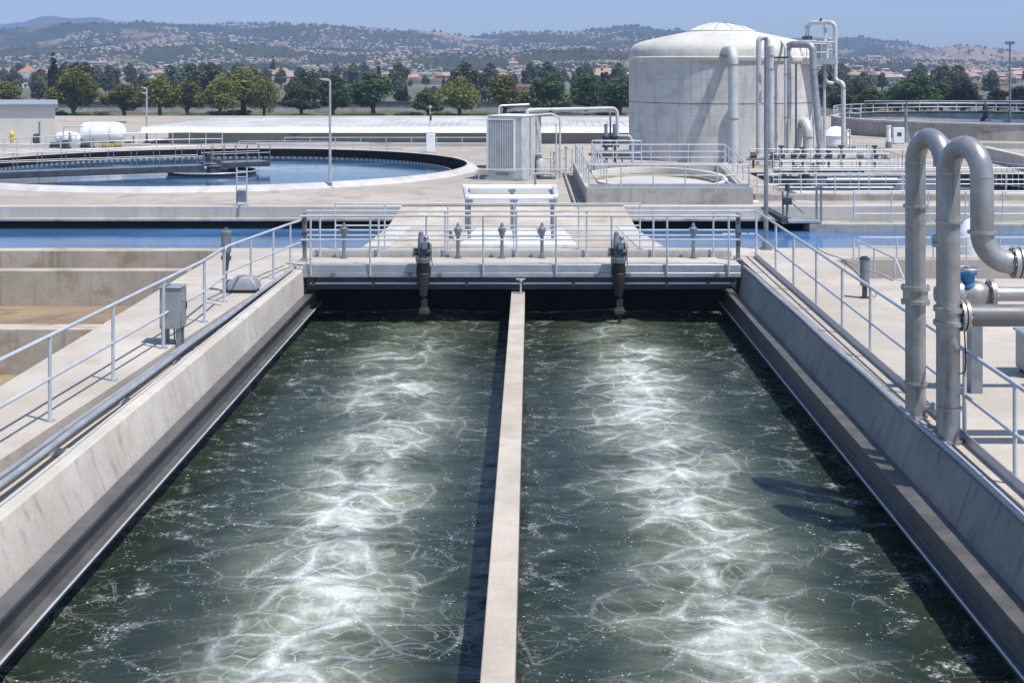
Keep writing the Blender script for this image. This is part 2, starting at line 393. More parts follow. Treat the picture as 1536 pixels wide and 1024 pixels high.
flange_channel(1, 'shaded steel edge channel below the wall carrying the tall pipes', [(4.83,4.80,-.55),(4.54,4.61,-.55),(4.54,4.61,-.60),(4.60,4.67,-.605),(4.60,4.67,-.90),(4.50,4.56,-.91),(4.50,4.56,-.955),(4.83,4.80,-.955)])
for sgn, a, b, lab in ((-1,-4.775,-4.625,'bright bottom edge of the channel under the sunlit wall'),(1,4.495,4.555,'bright bottom edge of the channel under the shaded wall')):
    single('edge_trim', MB().tube([(lin(a,b,Y),Y,-.90) for Y in (6,14,23,32.3)], .013, 6), M['rail'], lab, 'trim', 'trims of the edge channels')  # thin bright tube along the lower lip
# conduits in the trough
def cond(xa, xb, z, r, lab, m='conduit', y1=31.6):
    pts = [(lin(xa,xb,Y)+.012*math.sin(Y*1.3), Y, z) for Y in [6+i*1.28*(y1-6)/25.6 for i in range(21)]]; r *= .85
    return single('conduit', MB().tube(pts, r, 12), M[m], lab, 'conduit', 'conduits beside the basin', origin=(pts[8][0], pts[8][1], z-r))
cond(-5.72,-5.10,.02,.05,'thick blue grey conduit lying along the trough next to the sunlit wall')
cond(-5.93,-5.155,-.03,.04,'slimmer grey conduit running nearest to the walkway kerb')
cond(-5.84,-5.135,-.10,.022,'thin black cable lying between the two trough conduits','cable')
cond(-5.43,-4.99,.014,.012,'thin pale conduit fixed on top of the sunlit basin wall','rail')
for i, Y in enumerate([9.5+2.6*k for k in range(8)]):
    mb = MB().box(lin(-6.03,-5.11,Y), lin(-5.52,-5.08,Y), Y-.03, Y+.03, -.235, -.16)
    single('pipe_support', mb, M['rail'], 'small steel cross support under the trough conduits', 'pipe support', 'supports under the trough conduits')

# ---------------------------------------------------------------- right side
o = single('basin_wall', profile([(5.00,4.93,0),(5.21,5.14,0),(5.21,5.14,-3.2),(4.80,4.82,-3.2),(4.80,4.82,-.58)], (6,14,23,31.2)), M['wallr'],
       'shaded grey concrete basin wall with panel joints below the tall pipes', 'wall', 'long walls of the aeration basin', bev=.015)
ED = lambda Y: lin(5.212, 5.142, Y)
deck = MB().slab([(ED(6),6),(17,6),(17,34.9),(3.3,34.9),(3.3,33.4),(5.14,33.4),(ED(31.2),31.2),(ED(23),23),(ED(14),14)],
                 [[(7.35,29.9),(16.6,29.9),(16.6,32.8),(7.35,32.8)]], -1.1, 0)
struct('concrete_deck', deck, M['slab'])
struct('stair_pit_floor', MB().box(7.3,16.7,29.8,32.9,-1.2,-1.0), M['kerb'])
# thin dark expansion joint across the deck
jp = [G(1225,373), G(1240,381), G(1262,388), G(1287,412), G(1302,430)]
single('expansion_joint', MB().tube([(x,y,.004) for x,y,z in jp], .012, 6), M['sealant'], 'dark curved joint strip crossing the pale deck by the channel', 'joint strip')
# wall-top conduit
cond(5.015,4.965,.055,.042,'thick blue grey conduit resting on the shaded basin wall',y1=31.3)
cond(5.10,5.045,.02,.018,'thin conduit beside the thick one on the shaded wall','rail',y1=31.3)
kp = profile([(5.33,5.50,.001),(5.345,5.515,.001),(5.345,5.515,.13),(5.33,5.50,.13)], (6,14,23,31,33.2))
single('kick_plate', kp, M['steel'], 'long steel kick plate standing below the handrail past the tall pipes', 'kick plate')

# ---------------------------------------------------------------- divider
dv = MB().loft([[(lin(-.335,-.235,Y),Y,-.5),(lin(-.045,.07,Y),Y,-.5),(lin(-.045,.07,Y),Y,-3.2),(lin(-.335,-.235,Y),Y,-3.2)] for Y in (6,14,23,32.2)])
single('divider_wall', dv, M['divider'], 'narrow pale concrete divider between the two foaming lanes', 'wall', bev=.012)
tp = thing('tie_post', 'short steel post on the far end of the divider', 'post', A(781,434,31.0)[:2]+(-.5,))
x, y, z = LOC[tp]
part('post', MB().cyl((x,y,-.5), .022, .33, 10), M['rail'], tp)
part('collar', MB().cyl((x,y,-.22), .05, .05, 12).box(x-.10,x+.10,y-.02,y+.02,-.19,-.165), M['rail'], tp)
part('base_plate', MB().box(x-.07,x+.07,y-.06,y+.06,-.5,-.485), M['steel'], tp)

# ================================================================ handrails
POSTS = {}
def post_mesh(h, r, side, mat):
    k = (round(h,3), r, side, mat)
    if k not in POSTS:
        a = MB().tube([(0,0,0),(0,0,h)], r, 8, cap=False)
        b = None
        if side == 'foot': b = MB().box(-.065,.065,-.05,.05,0,.012).cyl((.045,.03,.012),.01,.012,6).cyl((-.045,-.03,.012),.01,.012,6)
        me = mesh_of('post', a, M[mat]); bp = mesh_of('base_plate', b, M['steel'], smooth=False) if b else None
        POSTS[k] = (me, bp)
    return POSTS[k]
def handrail(label, bases, heights=(1.1,.55), r=.024, rp=.024, mat='rail', foot=True, group=None, path=None, down=(0,0), name='handrail', kick=0, closed=False, n=8):
    bases = [tuple(b) for b in bases]
    t = thing(name, label, 'railing', bases[0], group)
    top = heights[0]
    for b in bases:
        me, bp = post_mesh(top, rp, 'foot' if foot else '', mat)
        p = bpy.data.objects.new('post', me); COL.objects.link(p); p.parent = t
        p.location = [b[i]-bases[0][i] for i in range(3)]
        if bp:
            q = bpy.data.objects.new('base_plate', bp); COL.objects.link(q); q.parent = p
    line = [Vector(p) for p in (path or bases)]
    for k, h in enumerate(heights):
        pts = [p + Vector((0,0,h)) for p in line]
        if k == 0:
            if down[0]: pts = [pts[0] - Vector((0,0,down[0]))] + pts
            if down[1]: pts = pts + [pts[-1] - Vector((0,0,down[1]))]
            pts = arcpath(pts, .12, 4)
        part('top_rail' if k == 0 else 'mid_rail', MB().tube(pts, r if k == 0 else r*.85, n, closed=closed), M[mat], t)
    if kick:
        m = MB()
        for a, b in zip(line[:-1], line[1:]): m.beam(a+Vector((0,0,kick/2+.01)), b+Vector((0,0,kick/2+.01)), .008, kick)
        part('kick_plate', m, M['steel'], t)
    return t
# left rail A, B
def lrx(Y): return -6.07 + .061*(Y-18)
ya = [8.6, 11.0, 13.4, 15.7, 18.0, 20.3, 22.6, 24.9]
b_ = [(lrx(Y), Y, 0) for Y in ya]
handrail('long grey handrail running past the cabinet on the sunlit walkway', b_, (1.1,.55), .027, .026,
         path=[(lrx(7),7,0)]+b_+[(lrx(26.6)-.12,26.6,0)], down=(0,.9))
b_ = [(-5.74,27.0,0),(-5.52,28.5,0),(-5.31,29.9,0),(-5.13,31.0,0)]
handrail('short grey handrail between the hooded motor and the bridge corner', b_, (1.05,.55), .026, .024, path=b_+[(-5.02,31.6,0)], down=(.9,0))
# right rail
yr = [8.8,10.95,13.1,15.3,17.1,19.5,21.9,23.9,26.1,28.4,30.5,33.2]
def rrx(Y): return lin(5.375,5.545,Y)
b_ = [(rrx(Y), Y, 0) for Y in yr]
handrail('long grey handrail with steel kick plate passing behind the tall pipes', b_, (1.1,.55), .027, .026,
         path=[(rrx(7),7,0)]+b_+[(4.75,33.2,0)])

# ================================================================ bridge
BY = 31.2
br = thing('gate_bridge', 'concrete and steel footbridge crossing the far end of the foaming basin', 'bridge', (0,31.7,.125))
part('deck', MB().box(-4.86,4.86,BY,32.30,-.02,.125), M['slab'], br, bev=.012)
part('fascia', MB().box(-4.87,4.87,BY-.055,BY-.003,-.055,.122).box(-4.87,4.87,BY-.075,BY-.003,-.158,-.058), M['steel'], br, bev=.008)
part('girder', MB().box(-4.8,4.78,BY+.10,BY+.16,-.41,-.165).box(-4.8,4.78,BY+.02,BY+.22,-.43,-.41).box(-4.8,4.78,BY+.0,BY+.2,-.175,-.16), M['beamdk'], br)
part('kerb', MB().box(-4.86,4.86,32.42,32.62,-.2,.27), M['kerb'], br, bev=.01)
g = part('service_pipe', MB().tube([(-4.72,BY+.0,-.30),(4.74,BY+.0,-.30)], .022, 10), M['white'], br)
mm = MB()
for px in (470,560,640,700,782,860,932,1000,1062,1098):
    x = XA(px, BY); mm.box(x-.02,x+.02,BY-.035,BY+.10,-.36,-.18); mm.cyl((x,BY-.028,-.30),.038,.056,10,axis='Y')
part('pipe_clamp', mm, M['boxdk'], br)
mm = MB()
for px in (500, 615, 660, 895, 942, 1075): 
    x = XA(px, BY); mm.box(x-.05,x+.05,BY-.11,BY-.075,-.13,-.06); mm.cyl((x-.02,BY-.13,-.1),.022,.03,8,axis='Y')
part('bracket', mm, M['mach'], br)
single('bulkhead', MB().box(-5.0,5.0,33.0,33.3,-3.2,-.02), M['dark'], 'black shaded bulkhead under the footbridge', 'wall')  # shade below the deck is put into the black colour
struct('bridge_landing', MB().box(-7.36,5.138,33.32,34.9,-1.1,-.004).box(-7.35,-4.87,31.02,33.31,-1.1,-.004).box(-5.0,5.0,32.64,33.31,-.6,-.002), M['slab'])

fx = [XA(p, BY) for p in (467,556,640,725,834,917,1000,1092)]
FB = [(x, BY-.10, -.12) for x in fx]
handrail('front railing of the footbridge, bolted to its steel fascia', FB, (1.33,.80), .024, .022, foot=False, group='footbridge railings',
         path=[(XA(452,BY),BY-.1,-.12)]+FB+[(XA(1108,BY),BY-.1,-.12)])
mm_f = MB()
bx = [XA(p, 32.36) for p in (480,568,668,775,880,980,1070)]
FB2 = [(x, 32.36, .125) for x in bx]
handrail('rear railing of the footbridge, standing on its deck', FB2, (1.06,.62,.50), .023, .022, group='footbridge railings',
         path=[(XA(460,32.36),32.36,.125)]+FB2+[(XA(1102,32.36),32.36,.125)])
FB3 = [(XA(p,34.7),34.7,0) for p in (503,577,672,771,868,960,1050)]
handrail('third railing behind the footbridge at the channel edge', FB3[:6], (1.12,.58), .022, .02, group='footbridge railings')
# corner posts
for (px, lab) in ((457,'dark corner post where the sunlit handrail meets the footbridge'), (1107,'dark corner post where the footbridge meets the deck with tall pipes')):
    x = XA(px, 31.9); t = thing('corner_post', lab, 'post', (x,31.9,.125))
    part('shaft', MB().box(x-.045,x+.045,31.86,31.94,.125,1.2), M['mach'], t, bev=.008)
    part('hinge', MB().cyl((x,31.83,.95),.05,.14,10).cyl((x,31.83,.45),.05,.12,10).box(x-.06,x+.06,31.8,31.9,.7,.76), M['boxdk'], t)
    part('base_plate', MB().box(x-.1,x+.1,31.8,32.0,.126,.145), M['steel'], t)

# ---------------------------------------------------------------- gate actuators hanging on the bridge front
def gate(px, label):
    x = XA(px, BY-.2); y = BY-.22
    t = thing('gate_actuator', label, 'actuator', (x,y,-.95), 'dark gate actuators on the footbridge front')
    part('barrel', MB().lathe((x,y,0), [(0,-.54),(.085,-.54),(.10,-.42),(.135,-.26),(.14,-.05),(.125,-.03),(.145,.02),(.145,.22),(.15,.25),(.15,.27),(.15,.31),(.11,.33),(0,.33)], 18), M['mud'], t)
    part('flange', MB().cyl((x,y,.20),.165,.045,18).cyl((x,y,.255),.175,.05,18), M['mach'], t)
    b = MB()
    for k in range(8):
        a = k*PI/4; b.cyl((x+.15*math.cos(a), y+.15*math.sin(a), .302),.012,.025,6)
    part('bolt_ring', b, M['flange'], t)
    part('gearbox', MB().box(x-.10,x+.06,y-.09,y+.09,.33,.52).cyl((x-.12,y,.42),.09,.16,14,axis='X').lathe((x+.02,y,.42),[(0,0),(.07,0),(.085,.04),(.085,.14),(.05,.17),(0,.17)],14,axis='X'), M['boxdk'], t, bev=.012)
    part('motor', MB().lathe((x-.05,y,.5),[(0,0),(.07,0),(.075,.02),(.075,.22),(.06,.25),(.06,.29),(.03,.31),(0,.31)],14).cyl((x+.03,y-.02,.62),.055,.12,12,axis='Y'), M['mach'], t)
    part('side_motor', MB().cyl((x+.10,y+.02,.36),.06,.22,12).cyl((x+.10,y+.02,.58),.045,.06,10).cyl((x-.16,y+.03,.34),.05,.16,10), M['boxdk'], t)
    part('terminal_box', MB().box(x-.02,x+.10,y-.13,y-.05,.50,.66), M['mach'], t, bev=.008)
    part('cap', MB().lathe((x-.05,y,.80),[(0,0),(.055,0),(.06,.03),(.045,.07),(0,.085)],12).lathe((x+.065,y,.70),[(0,0),(.05,0),(.055,.05),(.03,.09),(0,.10)],12), M['mach'], t)
    part('handwheel', MB().tube([(x-.22,y+.10*math.cos(a*PI/8),.42+.10*math.sin(a*PI/8)) for a in range(16)],.011,6,closed=True).beam((x-.22,y-.1,.42),(x-.22,y+.1,.42),.012,.012).beam((x-.22,y,.32),(x-.22,y,.52),.012,.012).tube([(x-.23,y,.42),(x-.1,y,.42)],.012,6), M['mach'], t)
    part('cable', MB().tube(arcpath([(x+.10,y-.06,.66),(x+.19,y-.06,.6),(x+.17,y-.06,.40),(x+.20,y+.05,.13)],.06,4),.011,6), M['cable'], t)
    part('stem', MB().tube([(x+.02,y,-.5),(x+.02,y,-.70)],.03,10).box(x-.05,x+.09,y-.05,y+.05,-.82,-.62), M['mud'], t)
    part('gate_block', MB().box(x-.10,x+.13,y-.08,y+.08,-.94,-.84).box(x-.07,x+.11,y-.06,y+.06,-.845,-.80), M['brass'], t, bev=.01)
    part('lower_stem', MB().tube([(x+.02,y,-.93),(x+.02,y,-1.5)],.045,10), M['mud'], t)
    part('mount', MB().box(x-.16,x+.16,y+.06,y+.145,-.10,.10), M['mud'], t, bev=.01)
    return t
gate(635,'dark gate actuator on the footbridge, over the lane by the sunlit wall')
gate(928,'dark gate actuator on the footbridge, over the lane by the tall pipes')

# small valve posts on the bridge kerb
def valvepost(px, top, label):
    y = 32.15; x = XA(px, y); h = ZA(top, y)
    t = thing('valve_post', label, 'valve post', (x,y,.125), 'slim valve posts on the footbridge')
    part('stem', MB().tube([(x,y,.125),(x,y,h-.22)],.042,10), M['mach'], t)
    part('head', MB().lathe((x,y,h-.30),[(0,0),(.06,0),(.065,.05),(.09,.10),(.09,.17),(.05,.20),(.04,.25),(.02,.30),(0,.30)],12).cyl((x-.09,y,h-.16),.045,.18,10,axis='X'), M['mach'], t)
    part('base_plate', MB().box(x-.08,x+.08,y-.08,y+.08,.126,.142).cyl((x,y,.142),.06,.04,10), M['mach'], t)
valvepost(516,334,'slim valve post on the footbridge, nearest the sunlit walkway')
valvepost(687,334,'slim valve post next to the left gate actuator')
valvepost(753,334,'slim valve post in the middle of the footbridge')
valvepost(813,334,'slim valve post between the bridge middle and the right gate actuator')
valvepost(1040,334,'slim valve post on the footbridge, nearest the tall-pipe deck')

# ================================================================ left walkway equipment
x, y = -5.72, 23.0
t = thing('control_cabinet', 'grey steel control cabinet on legs beside the long handrail', 'cabinet', (x,y,-.235))
part('enclosure', MB().box(x-.19,x+.15,y-.18,y+.18,.27,.93), M['box'], t, bev=.012)
part('lid', MB().box(x-.21,x+.17,y-.20,y+.20,.932,.95), M['box'], t, bev=.006)
d = part('door', MB().box(x+.152,x+.168,y-.165,y+.165,.29,.91), M['box'], t, bev=.004)
part('handle', MB().box(x+.17,x+.19,y+.10,y+.13,.55,.67), M['boxdk'], d)
part('lettering', MB().box(x+.169,x+.172,y-.12,y-.02,.80,.83).box(x+.169,x+.172,y-.12,y+.02,.74,.76), M['rail'], d)
for dx, dy in ((-.14,-.1),(-.14,.12),(.10,-.1),(.10,.12)):
    part('leg', MB().box(x+dx-.035,x+dx+.035,y+dy-.03,y+dy+.03,-.235,.27), M['mach'], t)
for k in range(3):
    part('cable', MB().tube(arcpath([(x+.02+.05*k,y-.05,.27),(x+.03+.05*k,y-.07,-.05),(x+.10+.04*k,y+.5+.1*k,-.19)],.15,5),.014,6), M['cable'], t)

x, y = -5.98, 28.3
t = thing('linear_actuator', 'upright grey cylinder actuator on a thin stem behind the hooded motor', 'actuator', (x,y,0))
part('cylinder', MB().lathe((x,y,0),[(0,.72),(.05,.72),(.075,.76),(.105,.80),(.105,1.14),(.115,1.15),(.115,1.20),(.09,1.22),(.03,1.23),(.03,1.28),(0,1.28)],16), M['mach'], t)
part('yoke', MB().box(x-.07,x+.07,y-.05,y+.05,.60,.74).cyl((x-.10,y,.67),.035,.2,8,axis='X').lathe((x,y,.38),[(0,0),(.03,0),(.05,.1),(.06,.22),(0,.22)],10), M['boxdk'], t)
part('stem', MB().tube([(x,y,0),(x,y,.45)],.022,8), M['mach'], t)
part('base_plate', MB().box(x-.09,x+.09,y-.09,y+.09,.001,.02), M['steel'], t)
x, y = -5.72, 28.25
t = thing('motor_hood', 'low grey motor hood with sloped sides beside the conduits', 'motor cover', (x,y,-.03))
def frus(a, b, z0, z1, c, ex, ey): return [[(c[0]-a,c[1]-b,z0),(c[0]+a,c[1]-b,z0),(c[0]+a,c[1]+b,z0),(c[0]-a,c[1]+b,z0)],[(c[0]-ex,c[1]-ey,z1),(c[0]+ex,c[1]-ey,z1),(c[0]+ex,c[1]+ey,z1),(c[0]-ex,c[1]+ey,z1)]]
c = (x+.12,y,0)
part('hood', MB().loft([[(p[0],p[1],p[2]) for p in s_] for s_ in (frus(.30,.26,.06,.17,c,.28,.25)+[frus(.30,.26,.06,.31,c,.17,.18)[1]])]), M['box'], t, bev=.02)
part('base_frame', MB().box(x-.14,x+.38,y-.22,y+.22,-.02,.055), M['black'], t)
part('bearing', MB().cyl((x-.30,y,.12),.12,.16,14,axis='X'), M['box'], t)

# ================================================================ tall pipes
def upipe(x, y, dx, dy, zr, r, label, right):
    t = thing('gooseneck_pipe', label, 'pipe', (x,y,0), 'tall silver gooseneck pipes')
    d = math.hypot(dx,dy); ux, uy = dx/d, dy/d; rad = d/2
    arc = [(x+ux*(rad-rad*math.cos(a)), y+uy*(rad-rad*math.cos(a)), zr+rad*math.sin(a)*1.08) for a in [PI*k/20 for k in range(21)]]
    x2, y2 = x+dx, y+dy
    part('riser', MB().tube([(x,y,0),(x,y,zr)], r, 28), M['pipe'], t)
    part('bend', MB().tube(arc, r*1.004, 28), M['pipe'], t)
    def ring(z, xx, yy, rr=.018, hh=.03): return MB().lathe((xx,yy,z-hh/2),[(r*.98,0),(r+rr,0),(r+rr,hh),(r*.98,hh)],28)
    part('weld_band', ring(zr, x, y, .006, .016), M['flange'], t); part('weld_band', ring(zr, x2, y2, .006, .02), M['flange'], t)
    for a in (7,10):
        p, q = Vector(arc[a]), Vector(arc[a+1]); dd = (q-p).normalized()*.008
        part('weld_band', MB().tube([p-dd,p+dd], r*1.02, 28), M['flange'], t)
    return t, x2, y2, ring
def flange(t, x, y, z0, z1, r, nb=12, name='flange'):
    b = MB().lathe((x,y,0),[(r*.98,z0),(r+.055,z0),(r+.055,z0+.05),(r+.03,z0+.055),(r+.03,z1-.055),(r+.055,z1-.05),(r+.055,z1),(r*.98,z1)],28)
    for k in range(nb):
        a = 2*PI*k/nb
        for z in (z0-.015, z1): b.cyl((x+(r+.035)*math.cos(a), y+(r+.035)*math.sin(a), z),.011,.016,6)
    part(name, b, M['flange'], t)
rF = .132
t, x2, y2, ring = upipe(5.185, 17.0, .21, -.58, 3.27, rF, 'nearest tall gooseneck pipe, with a side branch at its flange', True)
xF, yF = 5.185, 17.0
for z, rr in ((2.68,.03),(.42,.022)):
    part('clamp_band', ring(z, xF, yF, rr, .035), M['flange'], t)
flange(t, xF, yF, 1.43, 1.645, rF)
zt, ze = 2.62, 2.265
part('downleg', MB().tube([(x2,y2,3.27),(x2,y2,zt)], rF*1.02, 28), M['pipe'], t)
part('clamp_band', ring(zt, x2, y2, .035, .035), M['flange'], t)
rr_ = zt-ze
el = [(x2+rr_-rr_*math.cos(a), y2, zt-rr_*math.sin(a)) for a in [PI/2*k/12 for k in range(13)]]
part('elbow', MB().tube(el, rF*1.02, 28), M['pipe'], t)
fx_ = x2+rr_
b = MB().lathe((fx_,y2,ze),[(rF*.98,0),(rF+.055,0),(rF+.055,.05),(rF+.025,.055),(rF+.025,.07),(rF+.055,.075),(rF+.055,.125),(rF*.98,.125)],28,axis='X')
for k in range(12):
    a = 2*PI*k/12; b.cyl((fx_-.016, y2+(rF+.035)*math.cos(a), ze+(rF+.035)*math.sin(a)),.011,.016,6,axis='X')
part('flange', b, M['flange'], t)
part('outlet', MB().tube([(fx_,y2,ze),(fx_+4,y2,ze)], rF*1.02, 28), M['pipe'], t)
zb = 1.54
b = MB().lathe((xF+rF,yF,zb),[(.08,0),(.19,0),(.19,.035),(.15,.04),(.15,.05),(.19,.055),(.19,.09),(.1,.09)],24,axis='X')
for k in range(10):
    a = 2*PI*k/10; b.cyl((xF+rF-.014, yF+.165*math.cos(a), zb+.165*math.sin(a)),.012,.016,6,axis='X'); b.cyl((xF+rF+.09, yF+.165*math.cos(a), zb+.165*math.sin(a)),.012,.016,6,axis='X')
part('branch_flange', b, M['flange'], t)
part('branch', MB().tube([(xF+rF+.05,yF,zb),(xF+4.5,yF,zb)], .135, 24), M['branch'], t)
part('drain_hose', MB().tube(arcpath([(xF+.17,yF-.05,1.4),(xF+.19,yF-.05,1.0),(xF+.18,yF-.05,.86),(xF+.05,yF-.1,.84)],.05,5),.009,6), M['black'], t)
part('base_ring', ring(.02, xF, yF, .03, .04), M['flange'], t)
xB, yB = 5.115, 18.2
t, x2, y2, ring = upipe(xB, yB, .20, -.58, 3.31, .13, 'second tall gooseneck pipe, just behind the nearest one', False)
for z, rr in ((2.745,.03),(.45,.022)): part('clamp_band', ring(z, xB, yB, rr, .035), M['flange'], t)
flange(t, xB, yB, 1.48, 1.71, .13)
part('downleg', MB().tube([(x2,y2,3.31),(x2,y2,0)], .10, 24), M['pipe'], t)
flange(t, x2, y2, 2.30, 2.42, .10, 8, 'joint_collar')
part('base_ring', ring(.02, xB, yB, .03, .04), M['flange'], t)
part('drain_tap', MB().tube([(xB+.1,yB-.12,.16),(xB+.2,yB-.22,.16)],.022,8).cyl((xB+.17,yB-.2,.12),.03,.12,8), M['flange'], t)

# valve behind the pipes
y = 19.6; x = XA(1462,y); z = ZA(441,y)
t = thing('gate_valve', 'flanged gate valve with a blue bonnet behind the tall pipes', 'valve', (x,y,0))
part('body', MB().lathe((x-.2,y,z),[(0,0),(.12,0),(.13,.06),(.17,.14),(.19,.22),(.17,.30),(.13,.36),(.12,.42),(0,.42)],20,axis='X'), M['flange'], t)
for dx in (-.26, .2):
    b = MB().lathe((x+dx,y,z),[(0,0),(.21,0),(.21,.06),(0,.06)],22,axis='X')
    for k in range(8): b.cyl((x+dx-.02,y+.18*math.cos(k*PI/4),z+.18*math.sin(k*PI/4)),.014,.1,6,axis='X')
    part('flange', b, M['pipe'], t)
part('bonnet', MB().lathe((x-.10,y,z+.1),[(0,0),(.13,0),(.13,.04),(.09,.06),(.10,.16),(.13,.18),(.13,.22),(0,.22)],16), M['blue'], t)
hw = part('handwheel', MB().tube([(x-.10+.17*math.cos(k*PI/9),y+.17*math.sin(k*PI/9),z+.36) for k in range(18)],.016,6,closed=True).beam((x-.27,y,z+.36),(x+.07,y,z+.36),.03,.015).beam((x-.1,y-.17,z+.36),(x-.1,y+.17,z+.36),.03,.015).cyl((x-.1,y,z+.3),.05,.09,10), M['flange'], t)
part('pipe_run', MB().tube([(x+.25,y,z),(x+3.2,y,z)],.10,18).tube([(x-.25,y,z),(x-.55,y,z)],.11,18), M['pipe'], t)
part('pedestal', MB().box(x-.08,x+.08,y-.1,y+.1,0,z-.15), M['mach'], t)
part('pedestal', MB().box(x+2.2,x+2.36,y-.1,y+.1,0,z-.10), M['mach'], t)

# jack post on deck
x, y, _ = G(1297,447)
t = thing('jack_post', 'grey square jack post with hanging hook near the deck handrail', 'post', (x,y,0))
part('column', MB().cyl((x,y,.25),.095,.50,14), M['mach'], t)
part('cap', MB().cyl((x,y,.75),.105,.04,14).box(x-.06,x+.05,y-.04,y+.04,.79,.82), M['boxdk'], t)
part('stem', MB().tube([(x,y,0),(x,y,.26)],.05,10).box(x-.09,x+.09,y-.09,y+.09,.001,.02), M['boxdk'], t)
part('hook', MB().tube(arcpath([(x+.08,y-.08,.30),(x+.10,y-.1,.08),(x+.2,y-.1,.02),(x+.2,y-.1,.14)],.05,5),.014,8), M['flange'], t)
# deck cabinet partly out of frame
x, y = 7.75, 20.7
t = thing('deck_cabinet', 'grey metal cabinet on the deck below the horizontal branch pipe', 'cabinet', (x,y,0))
part('enclosure', MB().box(x-.35,x+.5,y-.3,y+.3,.06,.60), M['box'], t, bev=.012)
part('lid', MB().box(x-.38,x+.53,y-.33,y+.33,.603,.64), M['steel'], t, bev=.01)
part('plinth', MB().box(x-.3,x+.45,y-.25,y+.25,.001,.058), M['black'], t)
part('door', MB().box(x-.31,x+.46,y-.318,y-.303,.1,.56), M['box'], t)
# white resin tank
x, y, _ = A(1454, 390, 33.9)
t = thing('resin_tank', 'white domed tank standing behind the tall pipes and valve', 'tank', (x,y,0))
part('shell', MB().lathe((x,y,0),[(0,.0),(.30,.0),(.31,.05),(.31,.42),(.26,.56),(.16,.74),(.08,.84),(0,.85)],24), M['white'], t)
part('neck', MB().cyl((x,y,.84),.05,.08,12).cyl((x,y,.92),.07,.03,12), M['white'], t)
part('vent_pipe', MB().tube([(x,y,.95),(x,y,1.35)],.015,8), M['rail'], t)
# stair pit rails
P_ = [(XA(p,32.95),32.95,0) for p in (1289,1345,1400,1450,1500)]+[(13.5,32.95,0)]
handrail('low white-topped railing along the recessed stair pit', P_, (.50,.28), .022, .02)
a, b = A(1290,358,32.9), A(1352,386,29.95)
t = thing('stair_rail', 'sloping grey stair rail descending into the recessed pit', 'railing', (a[0],32.8,-.45))
part('hand_rail', MB().tube([(7.78,32.85,.48),(8.0,30.0,.42),(8.05,29.5,.05)],.022,8), M['rail'], t)
part('lower_rail', MB().tube([(7.5,32.7,.02),(7.75,30.2,.05),(7.85,29.6,.02)],.02,8), M['rail'], t)
for q in ((7.78,32.85),(7.9,31.4),(8.0,30.05)): part('post', MB().tube([(q[0],q[1],-1.0),(q[0],q[1],.45)],.02,8), M['rail'], t)
YG = .40      # upper yard level
def circ(cx, cy, r, n=72, rx=1.0): return [(cx+r*rx*math.cos(2*PI*k/n), cy+r*math.sin(2*PI*k/n)) for k in range(n)]
# ---------------------------------------------------------------- channel behind the bridge
CW = -.25
struct('channel_water', MB().box(-60,-3.3,34.9,42.5,-1.0,CW).box(2.9,60,34.9,42.5,-1.0,CW), M['chanwater'], smooth=False)
struct('channel_bed', MB().box(-60,60,34.92,41.19,-2.2,-1.02), M['dark'])
# apron over the channel: a ramp from the bridge to the yard
def apron():
    y0, y1 = 34.91, 41.19
    p = lambda px, py, z: G(px, py, z)
    vs = [(-4.0,y0,0),(3.42,y0,0),(3.18,y1-2.0,.02),(3.0,y1,.385),(-3.55,y1,.385),(-3.75,y1-2.0,.02)]
    m = MB(); m.add(vs+[(x,y,-1.0) for x,y,z in vs], [(0,1,2,5),(5,2,3,4),(0,6,7,1),(1,7,8,2),(2,8,9,3),(4,10,11,5),(5,11,6,0)]); return m
struct('ramp', apron(), M['apron'], angle=10)
for a, b, lab in (((-3.82,35.0),(-3.40,40.6),'a'),((3.05,35.0),(2.75,39.2),'b')):
    struct('ramp_edge_strip', MB().loft([[(a[0]-.16,a[1],.001),(a[0]+.5,a[1],.001),(a[0]+.5,a[1],.018),(a[0]-.16,a[1],.018)],[(b[0]-.1,39.15,.021),(b[0]+.32,39.15,.021),(b[0]+.32,39.15,.038),(b[0]-.1,39.15,.038)]]), M['kerb'])
# left cross walls and empty pits
def xwall(y0, y1, z, lab, x1=-7.41):
    return single('cross_wall', MB().box(-46,x1,y0,y1,-3.2,z), M['pit'], lab, 'wall', 'cross walls of the empty pits', bev=.02)
xwall(34.45,34.9,0,'farthest pale cross wall, edging the blue channel',-7.36)
xwall(31.15,31.5,-.004,'middle cross wall standing in the empty silted pits')
xwall(24.3,24.75,-.004,'nearest wide cross wall of the empty silted pits')
xwall(18.6,18.9,-.20,'low cross wall cut off by the left picture edge')
xwall(14.2,14.6,-.20,'cross wall of the nearest pit beside the walkway')
struct('pit_floor', MB().box(-46,-7.3,6,34.5,-3.1,-.80), M['silt'])
